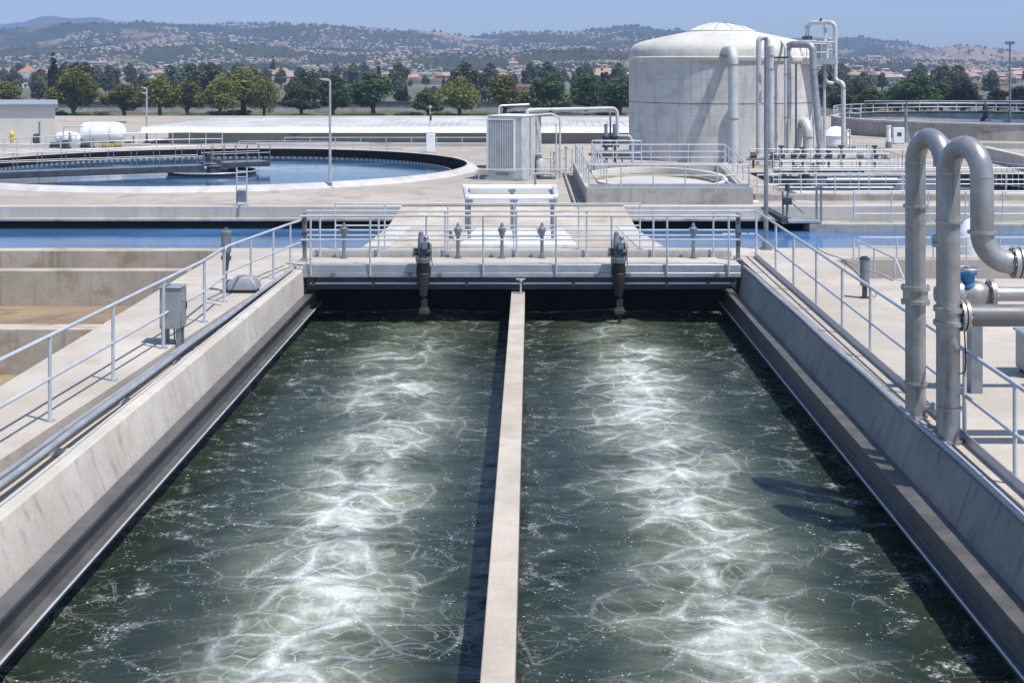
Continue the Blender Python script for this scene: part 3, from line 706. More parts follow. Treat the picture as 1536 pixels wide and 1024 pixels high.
# channel far wall with thin lip: face of the upper yard
def yardface():
    return MB().box(-60,-3.56,41.21,41.5,-1.5,.398).box(2.98,60,41.21,41.5,-1.5,.398)
single('shade_band_wall', MB().box(-60,-3.6,41.0,41.2,-1.3,-.022).box(3.0,60,41.18,41.209,-1.3,-.022), M['dark'], 'wall face coloured black as shade just above the blue channel water', 'wall')  # near-black colour paints the shadow band below the coping
single('channel_wall', yardface(), M['kerb'], 'long pale wall face rising from the blue channel to the yard', 'wall', bev=.02)
single('channel_coping', MB().box(-60,-3.6,40.95,41.2,-.02,.06), M['block'], 'thin overhanging coping along the channel, in front of the clarifier', 'coping', 'channel copings', bev=.01)
single('channel_coping', MB().box(3.02,7.9,40.95,41.2,-.02,.06), M['block'], 'thin overhanging coping along the channel, below the raised deck', 'coping', 'channel copings', bev=.01)
single('channel_block', MB().box(XA(1214,40.3),40,40.3,41.19,-.9,-.02), M['block'], 'heavy concrete block edge standing in the channel water', 'block', bev=.03)

# ---------------------------------------------------------------- yard with openings
CC = (-12.35, 55.8); CR = 10.15
TB = [(XA(1170,47),44.6),(19,44.6),(19,54.0),(XA(1170,47),54.0)]
struct('yard', MB().slab([(-75,41.5),(75,41.5),(75,112),(-75,112)], [circ(CC[0],CC[1],CR+.2,96), TB], -3.05, YG), M['yard'])
struct('ground', MB().add([(-6000,-400,-3),(6000,-400,-3),(6000,9000,-3),(-6000,9000,-3)], [(0,1,2,3)]), plain('far_ground', (.10,.105,.06), .95, 0, .3, .03))

# ---------------------------------------------------------------- clarifier
t = thing('clarifier', 'large open round clarifier tank with pale rim and blue water', 'clarifier tank', (CC[0],CC[1],YG))
part('rim', MB().lathe((CC[0],CC[1],0),[(CR,-2.5),(CR,.58),(CR+.10,.595),(CR+.30,.50),(CR+.46,.41),(CR+.46,.2),(CR+.0,.2)],128), M['rim'], t)
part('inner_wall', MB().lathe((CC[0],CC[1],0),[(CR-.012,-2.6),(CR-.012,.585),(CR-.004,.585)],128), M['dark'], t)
part('weir', MB().lathe((CC[0],CC[1],0),[(CR-.62,-.6),(CR-.62,.25),(CR-.56,.25),(CR-.56,-.6)],128), M['steel'], t)
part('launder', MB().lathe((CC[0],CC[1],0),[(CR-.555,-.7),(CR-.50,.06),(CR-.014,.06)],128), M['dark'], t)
vn = MB()
for k in range(220):
    a = 2*PI*k/220; vn.obox((CC[0]+(CR-.635)*math.cos(a), CC[1]+(CR-.635)*math.sin(a), .23),(.02,.10,.05),a)
part('weir_notches', vn, M['boxdk'], t, kind='stuff')
part('floor', MB().cyl((CC[0],CC[1],-3.0),CR-.02,.3,64), M['dark'], t)
struct('clarifier_water', MB().lathe((CC[0],CC[1],0),[(0,.2),(CR-.63,.2),(CR-.63,.0)],96), M['clarwater'])
# centre well and drive
t = thing('clarifier_drive', 'dark round centre well with drive machinery in the clarifier', 'clarifier drive', (CC[0],CC[1],0))
cx, cy = CC
part('well', MB().lathe((cx,cy,0),[(1.72,-.5),(1.72,.26),(1.78,.28),(1.78,.31),(1.68,.31),(1.62,.26),(1.62,-.5)],48), M['boxdk'], t)
part('well_ring', MB().tube([(cx+1.75*math.cos(2*PI*k/48),cy+1.75*math.sin(2*PI*k/48),.33) for k in range(48)],.025,6,closed=True), M['rail'], t)
part('column', MB().cyl((cx,cy,-1),.22,1.5,16).cyl((cx,cy,.5),.40,.06,16), M['mach'], t)
part('motor', MB().cyl((cx-.15,cy,.56),.12,.34,14).box(cx+.05,cx+.35,cy-.15,cy+.15,.56,.78).cyl((cx-.15,cy,.9),.08,.10,12), M['boxdk'], t, bev=.02)
part('gear_cover', MB().lathe((cx,cy,.6),[(0,.05),(.22,.05),(.30,0)],20), M['mach'], t)
# rotating bridge
def span(p, q, w, z0, z1, label, cover, posts):
    p, q = Vector((*p,0)), Vector((*q,0)); d = (q-p).normalized(); s = Vector((-d.y,d.x,0))
    t = thing('clarifier_walkway', label, 'walkway', (p.x,p.y,z0))
    for k in (-1,1):
        part('girder', MB().beam(p+s*k*w/2+Vector((0,0,(z0+z1)/2)), q+s*k*w/2+Vector((0,0,(z0+z1)/2)), .06, z1-z0), M['boxdk'], t)
        line = [p+s*k*w/2, q+s*k*w/2]
        for h in (.36,.70): part('rail', MB().tube([v+Vector((0,0,z1+h)) for v in line],.016,6), M['mach'], t)
        for i in range(posts):
            v = line[0].lerp(line[1], i/(posts-1)); part('post', MB().tube([v+Vector((0,0,z1-.1)),v+Vector((0,0,z1+.7))],.016,6), M['mach'], t)
    part('deck', MB().beam(p+Vector((0,0,z1-.03)), q+Vector((0,0,z1-.03)), w-.08, .05), M['mach'], t)
    return t
far = (CC[0]-10.1*math.cos(.50), CC[1]-10.1*math.sin(.50))
span(far, (cx-.4,cy-.25), .95, .34, .58, 'long dark girder walkway reaching from the clarifier rim to its centre', None, 12)
span((cx-.3,cy+.3), (XA(398,57.6),57.4), 1.2, .42, .62, 'short railed service platform on the centre of the clarifier', None, 6)
# handrail around the rear of the clarifier
def arcpts(r, a0, a1, n, z): return [(cx+r*math.cos(math.radians(a0+(a1-a0)*k/(n-1))), cy+r*math.sin(math.radians(a0+(a1-a0)*k/(n-1))), z) for k in range(n)]
handrail('curved blue grey railing round the far left of the clarifier', arcpts(10.75,100,185,22,YG), (.95,.62,.30), .024, .024, foot=False, n=6)
handrail('low curved railing behind the far side of the clarifier', arcpts(11.1,52,96,10,YG), (.48,.24), .018, .018, foot=False, n=6)
# access ladder
x, y, _ = G(361,309,YG)
t = thing('access_ladder', 'small steel access ladder with grey box at the clarifier edge', 'ladder', (x,y+.15,YG))
y += .15
for dx in (-.15,.15): part('stile', MB().tube([(x+dx,y,YG),(x+dx,y,YG+1.12)],.022,8), M['rail'], t)
for k in range(4): part('rung', MB().tube([(x-.15,y,YG+.5+.17*k),(x+.15,y,YG+.5+.17*k)],.014,6), M['rail'], t)
part('junction_box', MB().box(x-.12,x+.12,y-.05,y+.12,YG+.10,YG+.45), M['mach'], t, bev=.01)
part('base_plate', MB().box(x-.22,x+.22,y-.1,y+.15,YG+.001,YG+.02), M['steel'], t)
single('cable', MB().tube([(x+.02,y-.1,YG+.01),(x-.05,41.18,YG+.01),(x-.06,41.15,.1)],.02,6), M['cable'], 'dark cable hanging over the channel wall below the ladder', 'cable')

# ---------------------------------------------------------------- lamp poles
def lamppost(p, ztop, r, arms, label, m='lamp'):
    x, y, z = p
    t = thing('lamp_post', label, 'lamp post', p)
    part('pole', MB().tube([(x,y,z),(x,y,ztop)], [r*1.15, r*.8], 10), M[m], t)
    part('base_plate', MB().box(x-.14,x+.14,y-.14,y+.14,z+.001,z+.03).cyl((x,y,z+.03),r*1.8,.15,10), M['mach'], t)
    for (l, dz) in arms:
        s = 1 if l > 0 else -1
        part('lamp_head', MB().loft([[(x,y-.05,ztop+dz-.02),(x,y+.05,ztop+dz-.02),(x,y+.05,ztop+dz+.04),(x,y-.05,ztop+dz+.04)],
                [(x+l*.4,y-.12,ztop+dz),(x+l*.4,y+.12,ztop+dz),(x+l*.4,y+.12,ztop+dz+.07),(x+l*.4,y-.12,ztop+dz+.07)],
                [(x+l,y-.10,ztop+dz+.03),(x+l,y+.10,ztop+dz+.03),(x+l,y+.10,ztop+dz+.08),(x+l,y-.10,ztop+dz+.08)]]), M['lamp'], t)
    return t
p = G(495,282,YG); lamppost(p, ZA(121,p[1]), .045, [(-.32,0)], 'slim grey lamp post with one head on the near rim of the clarifier')
p = G(220,214,YG); lamppost(p, ZA(133,p[1]), .05, [(-.28,0),(-.28,-.27)], 'grey lamp post with two heads in front of the tree row')
p = (XA(1149,34.6),34.6,0); lamppost(p, ZA(56,34.6), .052, [], 'tall plain grey pole rising from the deck in front of the concrete tank', 'mach')
p = G(1515,190,YG)
t = lamppost(p, ZA(66,p[1]), .07, [], 'tall floodlight mast far right beside the second clarifier', 'mach')
x, y, z = p; zt = ZA(66,y)
for dx in (-.2,0,.2): part('floodlight', MB().box(x+dx-.085,x+dx+.085,y-.12,y+.12,zt,zt+.16), M['mach'], t)
part('cross_arm', MB().box(x-.3,x+.3,y-.03,y+.03,zt-.05,zt-.002), M['mach'], t)

# instrument cabinet with mast
x, y, _ = G(646,229,YG)
t = thing('instrument_cabinet', 'white instrument cabinet with a thin mast behind the clarifier', 'cabinet', (x,y,YG))
part('body', MB().box(x-.2,x+.2,y-.2,y+.2,YG+.05,YG+.88), M['white'], t, bev=.02)
part('plinth', MB().box(x-.3,x+.3,y-.3,y+.3,YG+.001,YG+.05), M['kerb'], t)
part('mast', MB().tube([(x-.03,y,YG+.88),(x-.03,y,YG+2.1)],.022,6).box(x-.1,x+.06,y-.04,y+.04,YG+2.1,YG+2.2), M['rail'], t)
part('gauge', MB().tube([(x-.03,y,YG+2.2),(x-.03,y,YG+2.55)],.015,6).box(x-.15,x+.03,y-.05,y+.05,YG+2.55,YG+2.62).cyl((x,y,YG+1.5),.05,.3,8), M['boxdk'], t)

# ---------------------------------------------------------------- louvred ventilation unit
ux, uy, _ = G(772,270,YG); uy += .6
t = thing('ventilation_unit', 'tall pale ventilation unit with vertical louvres, standing in the yard', 'ventilation unit', (ux,uy,YG))
def R_(lx, ly, a=math.radians(-24)): return (ux+lx*math.cos(a)-ly*math.sin(a), uy+lx*math.sin(a)+ly*math.cos(a))
ang = math.radians(-24)
part('casing', MB().obox((ux,uy,YG+1.19),(1.38,1.75,2.2),ang), M['pipelt'], t, bev=.025)
b = MB()
for k in range(15):
    lx = -.63+.96*k/14; q = R_(lx,-.893); b.obox((q[0],q[1],YG+1.28),(.044,.04,1.72),ang+.25)
part('louvre', b, M['louver'], t)
q = R_(-.15,-.90); fr = MB()
for lx, w, z, h in ((-.68,.05,1.28,1.85),(.38,.05,1.28,1.85)): 
    c = R_(lx,-.90); fr.obox((c[0],c[1],YG+z),(w,.05,h),ang)
for z in (.38,2.18):
    c = R_(-.15,-.90); fr.obox((c[0],c[1],YG+z),(1.01,.045,.05),ang)
part('louvre_frame', fr, M['white'], t)
c = R_(-.15,-.876); part('louvre_back', MB().obox((c[0],c[1],YG+1.28),(1.0,.012,1.76),ang), M['louvback'], t)
c = R_(-.1,-.885); part('vent_panel', MB().obox((c[0],c[1],YG+.23),(.5,.02,.1),ang), M['mach'], t)
b = MB()
for lx in (-.2,.35): 
    c = R_(.70,lx); b.obox((c[0],c[1],YG+1.2),(.02,.03,2.1),ang)
part('side_seam', b, M['mach'], t)
part('plinth', MB().obox((ux,uy,YG+.05),(1.5,1.87,.09),ang), M['kerb'], t)
c = R_(0,0); part('roof_sheet', MB().obox((ux,uy,YG+2.31),(1.42,1.79,.03),ang), M['white'], t)
c0 = R_(-.45,-.4); part('roof_rail', MB().tube(arcpath([(c0[0],c0[1],YG+2.3),(c0[0],c0[1],YG+2.66),(c0[0]+1.1,c0[1]+.3,YG+2.70)],.1,4),.03,8), M['rail'], t)
single('floor_grating', MB().add([G(706,269,YG+.006),G(738,269,YG+.006),G(738,252,YG+.006),G(722,252,YG+.006)],[(0,1,2,3)]), metal('rusty_grating', (.22,.19,.16), .4, .6, .3, .4, sc=9), 'dark brown floor grating lying beside the ventilation unit', 'grating')
x, y, _ = G(726,252,YG); single('drain_kerb', MB().box(x-.3,x+.35,y,y+.12,YG+.001,YG+.10), M['boxdk'], 'short dark metal kerb at the head of the floor grating', 'kerb')
# overhead pipe from the unit to the valve frame
c = R_(.45,.1); z0 = YG+2.3; xe, ye = XA(926,53), 53.0; ze = ZA(163,52.5)
t = thing('overhead_pipe', 'pale overhead pipe running from the ventilation unit to the valve tower', 'pipe', (c[0],c[1],z0))
part('pipe_run', MB().tube(arcpath([(c[0],c[1],z0),(c[0],c[1],ze),(xe,ye,ze),(xe,ye,YG+1.2)],.25,6),.065,12), M['pipelt'], t)
part('pipe_run', MB().tube(arcpath([(c[0]+.45,c[1]+.3,YG+2.3),(c[0]+.45,c[1]+.3,ze-.22),(xe-.25,ye+.2,ze-.12),(xe-.25,ye+.2,YG+1.2)],.2,5),.04,10), M['mach'], t)
x0 = XA(840,51); part('support', MB().tube(arcpath([(c[0]+.4,c[1],YG+2.32),(x0-.3,51,YG+2.36),(x0,51,YG+2.2),(x0,51,YG)],.15,4),.035,8), M['rail'], t)
part('support', MB().tube([(x0-.14,51,YG+2.0),(x0-.14,51,YG)],.025,8), M['rail'], t)
# valve tower
x, y = XA(920,53), 53.0
t = thing('valve_tower', 'cluster of grey valves with dark tray at the foot of the concrete tank', 'valve tower', (x,y,YG))
part('riser', MB().tube([(x-.28,y,YG+.2),(x-.28,y,YG+1.9)],.07,10), M['mach'], t); part('riser', MB().tube([(x+.05,y,YG+.2),(x+.05,y,YG+1.9)],.08,10), M['mach'], t)
part('valve_body', MB().lathe((x-.28,y,YG+1.0),[(.05,0),(.16,.03),(.16,.08),(.11,.12),(.13,.25),(.11,.36),(.16,.40),(.16,.45),(.05,.48)],14), M['boxdk'], t)
part('valve_body', MB().lathe((x+.05,y,YG+1.0),[(.05,0),(.18,.03),(.18,.08),(.12,.12),(.14,.25),(.12,.36),(.18,.40),(.18,.45),(.05,.48)],14), M['boxdk'], t)
part('crosshead', MB().box(x-.7,x+.5,y-.12,y+.12,YG+1.22,YG+1.32), M['mach'], t)
part('tray', MB().box(x-.75,x+.35,y-.45,y+.1,YG+.62,YG+.90), M['boxdk'], t, bev=.02)
for dx in (-.7,.3):
    part('tray_leg', MB().box(x+dx-.03,x+dx+.03,y-.42,y-.36,YG,YG+.62), M['mach'], t)
part('outlet_pipe', MB().tube(arcpath([(x+.1,y,YG+1.45),(x+.62,y-.1,YG+1.45),(x+.72,y-.1,YG+1.2),(x+.72,y-.1,YG)],.12,5),.055,10), M['pipelt'], t)
handrail('small square guard railing around the cluster of grey valves', [(XA(888,51.5),51.5,YG),(XA(902,51.5),51.5,YG),(XA(925,51.5),51.5,YG),(XA(950,51.5),51.5,YG),(XA(962,51.5),51.5,YG)], (1.35,.9,.45), .022, .022, foot=False, n=6)

# pump skid at foot of the unit
x, y, _ = G(808,268,YG)
t = thing('pump_skid', 'cluster of small grey pumps and pipes at the foot of the ventilation unit', 'pump', (x,y,YG))
part('pressure_vessel', MB().lathe((x+.06,y,YG),[(0,.1),(.13,.12),(.16,.22),(.16,.62),(.10,.74),(.05,.80),(.05,.86),(.16,.87),(.16,.90),(0,.90)],16), M['pipelt'], t)
part('motor', MB().cyl((x-.35,y+.1,YG+.28),.14,.4,14,axis='X').box(x-.35,x+.0,y,y+.2,YG+.02,YG+.16), M['boxdk'], t)
part('motor', MB().cyl((x-.1,y+.3,YG+.5),.13,.35,14).cyl((x-.1,y+.3,YG+.85),.10,.15,12), M['mach'], t)
part('pipe_loop', MB().tube(arcpath([(x-.42,y-.2,YG+.05),(x-.42,y-.2,YG+.2),(x+.5,y-.25,YG+.2),(x+.5,y-.25,YG+.02)],.06,4),.03,8).tube(arcpath([(x+.2,y+.05,YG+.75),(x+.45,y+.05,YG+.75),(x+.45,y+.05,YG+.05)],.06,4),.03,8), M['rail'], t)
part('base_frame', MB().box(x-.5,x+.6,y-.3,y+.5,YG+.001,YG+.05), M['boxdk'], t)
# small rails beside the skid
handrail('low crossing rail in front of the ventilation unit and pumps', [G(718,272,YG),G(800,272,YG),G(868,272,YG)], (.42,), .02, .018, foot=False, n=6)
handrail('stepped railing between the pump skid and the raised deck', [G(826,262,YG),G(842,258,YG),G(858,256,YG),G(874,252,YG)], (.85,.5), .02, .02, foot=False, n=6)
for i, px in enumerate((832,841,850)):
    p = G(px,258,YG); single('standpipe', MB().tube([(p[0],p[1],YG),(p[0],p[1],YG+.75+.1*i)],.07,10).cyl((p[0],p[1],YG+.75+.1*i),.09,.05,10), M['cream'], 'short cream standpipe between the pump skid and the raised deck', 'pipe', 'cream standpipes')
# conduits on ground beside raised deck
for i, px in enumerate((845,852)):
    a, b = G(px,262,YG), G(px+14,304,YG)
    single('ground_conduit', MB().tube([(a[0],a[1],YG+.03),(b[0],b[1],YG+.03)],.03,8), M['boxdk'], 'dark conduit lying on the yard beside the raised deck', 'conduit', 'dark ground conduits')

# ---------------------------------------------------------------- pipe trestle over the apron
def lpipe(name, lab, px0, px1, py, y, r, legs, dz=0):
    z = ZA(py, y); x0, x1 = XA(px0,y), XA(px1,y)
    t = thing('pipe_trestle', lab, 'pipe', (x0,y,0), 'white pipes on legs behind the footbridge')
    part('header', MB().tube([(x0,y,z),(x1,y,z)], r, 18), M['white'], t)
    b = MB()
    for k in (0,1): 
        xx = x0 if k == 0 else x1; b.lathe((xx-.05,y,z),[(0,0),(r+.025,0),(r+.025,.1),(0,.1)],18,axis='X')
    part('end_cap', b, M['pipelt'], t)
    for (px, zb) in legs:
        xx = XA(px,y); part('leg', MB().tube([(xx,y,zb),(xx,y,z)], r*.55, 10), M['mach'], t)
        part('saddle', MB().box(xx-.09,xx+.09,y-r-.015,y+r+.015,z-r-.03,z-r*.4), M['mach'], t)
    return t
lpipe('a','front white header pipe of the trestle behind the footbridge',701,834,297,36.2,.088,[(704,.0),(771,.0),(829,.0)])
lpipe('b','rear white header pipe of the trestle behind the footbridge',697,832,282,38.2,.088,[(700,.0),(768,.0),(828,.0)])
t = thing('pipe_link', 'grey link pipe joining the two white trestle pipes', 'pipe', (XA(776,37),37,1.0))
part('link', MB().tube([(XA(834,36.2),36.2,ZA(297,36.2)),(XA(832,38.2),38.2,ZA(282,38.2))],.07,10), M['pipelt'], t)
part('link', MB().tube([(XA(701,36.2),36.2,ZA(297,36.2)),(XA(697,38.2),38.2,ZA(282,38.2))],.07,10), M['pipelt'], t)
part('vent', MB().tube([(XA(803,38.2),38.2,ZA(282,38.2)),(XA(803,38.2),38.2,ZA(262,38.2))],.03,8), M['mach'], t)
single('white_slab', MB().prism([(-1.55,35.15),(1.35,35.15),(1.12,38.4),(-1.25,38.4)], .0, .075), M['white'], 'flat white painted slab on the ramp under the pipe trestle', 'slab', bev=.01)

# ---------------------------------------------------------------- raised deck with round basin
dx0, dx1 = XA(879,41.7), XA(1130,41.7); DZ = .89
t = thing('raised_tank', 'raised rectangular concrete tank with pale walls in front of the digester', 'tank', (dx0,41.7,YG))
part('wall', MB().slab([(dx0,41.7),(dx1,41.7),(dx1+.8,52.4),(dx0,52.4)], [[(dx0+.45,42.35),(dx1-.35,42.35),(dx1+.3,51.7),(dx0+.45,51.7)]], YG-.05, DZ), M['block'], t, bev=.02)
part('floor', MB().box(dx0+.3,dx1+.3,42.2,51.9,YG-.04,YG+.02), M['cream'], t)
rc = ((dx0+dx1)/2+.1, 47.2)
part('round_trough', MB().lathe((rc[0],rc[1],0),[(2.25,YG),(2.25,.80),(2.4,.80),(2.4,YG)],48,sy=1.75), M['cream'], t)
part('scum_ring', MB().lathe((rc[0],rc[1],0),[(2.12,YG),(2.12,.60),(2.24,.61),(2.24,YG)],48,sy=1.75), plain('scum', (.31,.265,.17), .9, 0, .25), t)
part('inner_cover', MB().lathe((rc[0],rc[1],0),[(0,.50),(2.12,.50)],48,sy=1.75), M['kerb'], t)
hb = [(dx0+.1+ (dx1-dx0-.2)*k/5, 41.82, DZ) for k in range(6)]
handrail('front railing along the edge of the raised tank', hb, (.68,.36), .02, .02, n=6, kick=.1, group='railings of the raised tank')
hb = [(dx0+.1, 41.9+10.3*k/6, DZ) for k in range(7)]
handrail('side railing of the raised tank, facing the ventilation unit', hb, (.68,.36), .02, .02, n=6, foot=False, group='railings of the raised tank')
hb = [(dx0+.7, 43+8*k/5, DZ) for k in range(6)]
handrail('inner railing of the raised tank, parallel to its side railing', hb, (.68,.36), .02, .02, n=6, foot=False, group='railings of the raised tank')
hb = [(dx0+.1+(dx1-dx0+.6)*k/8, 52.2, DZ) for k in range(9)]
handrail('rear railing of the raised tank, below the digester', hb, (.68,.42,.2), .02, .02, n=6, foot=False, group='railings of the raised tank')
hb = [(dx1-.1+.75*k/5, 41.9+10.2*k/5, DZ) for k in range(6)]
handrail('railing of the raised tank on the side of the tall pole', hb, (.68,.36), .02, .02, n=6, foot=False, group='railings of the raised tank')
single('scum_pipe', MB().tube(arcpath([(dx0+.5,42.5,.78),(dx1-.3,42.5,.78),(dx1-.3,46,.78)],.2,5),.05,10), M['pipelt'], 'pale pipe lying just behind the front railing of the raised tank', 'pipe')

# ---------------------------------------------------------------- concrete digester
TX, TY, TR = 8.96, 63.0, 4.14
t = thing('digester_tank', 'large pale round concrete tank with domed white roof', 'tank', (TX,TY,YG))
zw = ZA(93,58.9)
part('wall', MB().lathe((TX,TY,0),[(TR,YG-.1),(TR,zw)],128), M['tank'], t)
b = MB()
for z in (ZA(156,58.9), ): b.lathe((TX,TY,0),[(TR+.001,z-.012),(TR+.008,z-.012),(TR+.008,z+.012),(TR+.001,z+.012)],96)
part('joint_band', b, M['sealant'], t)
part('ring_beam', MB().lathe((TX,TY,0),[(TR-.1,zw),(TR+.05,zw),(TR+.07,zw+.04),(TR+.07,zw+.20),(TR+.02,zw+.24),(TR-.1,zw+.24)],128), M['dome'], t)
zt = zw+.24
prof = [(TR+.0,zt),(TR-.03,zt+.25),(TR-.13,zt+.43),(TR-.30,zt+.57),(TR-.55,zt+.67),(TR-1.1,zt+.80),(1.50,zt+1.12)]
part('dome', MB().lathe((TX,TY,0),prof,128), M['dome'], t, angle=60)
zc = zt+1.12
cap = part('roof_cap', MB().lathe((TX,TY,0),[(1.46,zc-.04),(1.52,zc),(1.52,zc+.06),(1.46,zc+.07),(1.1,zc+.22),(.6,zc+.34),(.2,zc+.39),(0,zc+.40)],64), M['cap'], t, angle=60)
b = MB()
for k in range(12):
    a = 2*PI*k/12+.2; b.tube([(TX+r*math.cos(a),TY+r*math.sin(a),z) for r,z in ((1.47,zc+.075),(1.1,zc+.225),(.6,zc+.345),(.1,zc+.40))],.02,5)
part('cap_rib', b, M['mach'], cap)
# pipes on the tank
def stand(px, y, r, ztop, label, elbow=None, name='downpipe', bands=(), m='pipelt', zb=YG, cat='pipe'):
    x = XA(px,y); t = thing(name, label, cat, (x,y,zb), None)
    pts = [(x,y,zb),(x,y,ztop)] + (elbow or [])
    part('pipe_run', MB().tube(arcpath(pts, r*2.2, 8), r, 20), M[m], t)
    for z in bands: part('band', MB().lathe((x,y,z),[(r*.9,0),(r+.025,0),(r+.025,.035),(r*.9,.035)],20), M['flange'], t)
    return t
yt = 57.6; xx = XA(1100,yt)
stand(1100, yt, .21, ZA(76,yt)+.0, 'thick pale downpipe with elbow into the top of the concrete tank', [(xx-.12,TY-TR+.3,ZA(76,yt))], bands=(ZA(97,yt),ZA(178,yt)))
stand(1138, 57.9, .11, ZA(57,57.9), 'slender pale pipe beside the thick downpipe on the tank', [(XA(1151,57.9),57.9,ZA(57,57.9)),(XA(1151,57.9),57.9,ZA(68,57.9))])
stand(1156, 57.2, .13, ZA(69,57.2), 'pale pipe with capped top immediately past the tall plain pole', bands=(ZA(84,57.2),ZA(104,57.2)))
b = thing('pipe_bracket', 'dark bracket with bolts tying two pipes to the tank', 'bracket', (XA(1168,57.6),57.6,ZA(88,57.6)))
part('arm', MB().box(XA(1150,57.6),XA(1182,57.6),57.5,57.6,ZA(88,57.6),ZA(85,57.6)), M['boxdk'], b)
part('clamp', MB().cyl((XA(1160,57.5),57.5,ZA(106,57.5)),.1,.16,10).cyl((XA(1162,57.5),57.5,ZA(100,57.5)),.06,.1,8), M['mach'], b)
y9 = 58.9
stand(1178, 59.0, .06, ZA(70,59), 'thin pale drain pipe running up the tank wall', [(XA(1172,60.0),60,ZA(62,60))], bands=(ZA(112,59),ZA(176,59)))
stand(1194, 59.4, .045, ZA(96,59.4), 'very thin dark conduit on the tank wall below the platform', m='mach')
stand(1183, 58.9, .04, ZA(178,58.9), 'short thin pipe low on the tank wall', m='rail')
stand(1212, 59.6, .22, ZA(184,59.6), 'thick low elbow pipe leaving the foot of the tank', [(XA(1200,60.4),60.6,ZA(184,59.6))], bands=(ZA(206,59.6),))
# service platform with box and pipe loops
px_, py_ = XA(1217,61), 61.0
t = thing('service_platform', 'steel service platform with railing and white box high on the tank', 'platform', (px_,py_,ZA(92,61)))
zp = ZA(92,61)
part('floor', MB().box(XA(1190,61),XA(1247,61),60.2,62.6,zp-.1,zp), M['rail'], t)
part('toe_frame', MB().box(XA(1190,61)-.02,XA(1247,61)+.02,60.14,60.19,zp-.14,zp+.12), M['steel'], t)
part('box', MB().box(XA(1203,61),XA(1230,61),61.2,62.4,zp+.003,zp+.92), M['pipelt'], t, bev=.02)
part('panel', MB().box(XA(1230,61)+.05,XA(1246,61),61.4,62.3,zp+.003,ZA(64,61)), M['white'], t, bev=.02)
part('canopy', MB().box(XA(1224,61),XA(1248,61),60.6,62.5,ZA(64,61),ZA(62,61)), M['white'], t)
for px in (1192,1201,1210,1232,1240,1247):
    part('post', MB().tube([(XA(px,60.2),60.2,zp),(XA(px,60.2),60.2,zp+.75)],.02,6), M['rail'], t)
for h in (.38,.75): part('rail', MB().tube([(XA(1190,60.2),60.2,zp+h),(XA(1247,60.2),60.2,zp+h)],.018,6), M['rail'], t)
for px in (1194,1243): part('bracket', MB().beam((XA(px,60.6),60.4,zp-.1),(XA(px,60.6)-.05,61.2,zp-.9),.06,.08), M['mach'], t)
b = MB()
for k in range(4): b.tube([(XA(1244,60.3)+.16*math.cos(a*PI/6),60.3+.16*math.sin(a*PI/6),zp+.5+.16*k) for a in range(12)],.012,5,closed=True)
b.tube([(XA(1243,60.3),60.2,zp),(XA(1243,60.3),60.2,zp+1.15)],.015,5).tube([(XA(1247,60.3),60.2,zp),(XA(1247,60.3),60.2,zp+1.15)],.015,5)
part('ladder_cage', b, M['rail'], t)
# slanted thick pipe
t = thing('inclined_pipe', 'thick inclined grey pipe dropping from the platform to the ground', 'pipe', (XA(1232,58),58.2,YG))
z1 = ZA(67,59)
part('pipe_run', MB().tube(arcpath([(XA(1182,60.2),60.2,ZA(86,60)),(XA(1182,59.6),59.6,z1),(XA(1219,59),59,z1),(XA(1220,58.9),58.9,ZA(105,59)),(XA(1233,58.2),58.2,YG)],.3,8),.15,18), M['pipe'], t)
q = ZA(104,59); part('band', MB().lathe((XA(1220,58.9),58.9,q),[(.14,0),(.18,0),(.18,.04),(.14,.04)],18), M['flange'], t)
# high loop
t = thing('pipe_loop', 'high pale pipe loop arching above the platform and down to the ground', 'pipe', (XA(1265,60.6),60.6,YG))
part('pipe_run', MB().tube(arcpath([(XA(1215,61),61.6,zp+.9),(XA(1215,61),61.6,ZA(34,61)),(XA(1252,61),60.9,ZA(34,61)),(XA(1252,61),60.9,ZA(122,61)),(XA(1265,60.6),60.6,ZA(124,60.6)),(XA(1265,60.6),60.6,YG)],.26,8),.10,16), M['pipelt'], t)
part('valve_base', MB().cyl((XA(1215,61),61.6,zp+.92),.22,.18,16), M['boxdk'], t)
part('branch', MB().tube(arcpath([(XA(1238,61),61.0,ZA(36,61)),(XA(1238,61),61.0,zp-.0)],.1,4),.075,12).tube(arcpath([(XA(1238,60.8),60.8,zp-.1),(XA(1238,60.8),60.8,ZA(124,61)),(XA(1250,60.9),60.9,ZA(125,61))],.25,8),.085,12), M['pipelt'], t)
part('downpipe', MB().tube([(XA(1238,60.8)-.02,60.9,ZA(122,61)),(XA(1238,60.8)-.02,60.9,YG)],.065,10), M['pipelt'], t)
for px, py in ((1215,42),(1238,44),(1252,40),(1252,110),(1265,132)):
    yy = 61.6 if px == 1215 else (60.6 if px == 1265 else 60.95); part('band', MB().cyl((XA(px,61 if px!=1265 else 60.6), yy, ZA(py,61)),.125,.045,14), M['flange'], t)
part('vent_cock', MB().cyl((XA(1233,61),61.2,ZA(34,61)+.09),.05,.1,8), M['boxdk'], t)
single('hose_stand', MB().tube(arcpath([(XA(1270,60),60,YG),(XA(1270,60),60,ZA(195,60)),(XA(1275,60),60,ZA(195,60)),(XA(1275,60),60,YG)],.1,4),.04,8), M['pipelt'], 'small inverted-U pipe stand at the foot of the high pipe loop', 'pipe')
x, y, _ = G(1254,222,YG)
t = thing('covered_vessel', 'low white covered vessel behind the high pipe loop', 'vessel', (x,y,YG))
part('shell', MB().lathe((x,y,YG),[(0,0),(.75,0),(.75,.6),(.55,.85),(.2,1.05),(0,1.08)],24), M['white'], t)
part('band', MB().lathe((x,y,YG),[(.74,.56),(.78,.56),(.78,.62),(.74,.62)],24), M['rail'], t)
part('leg', MB().box(x-.8,x+.8,y-.8,y-.7,YG+.001,YG+.12), M['mach'], t)

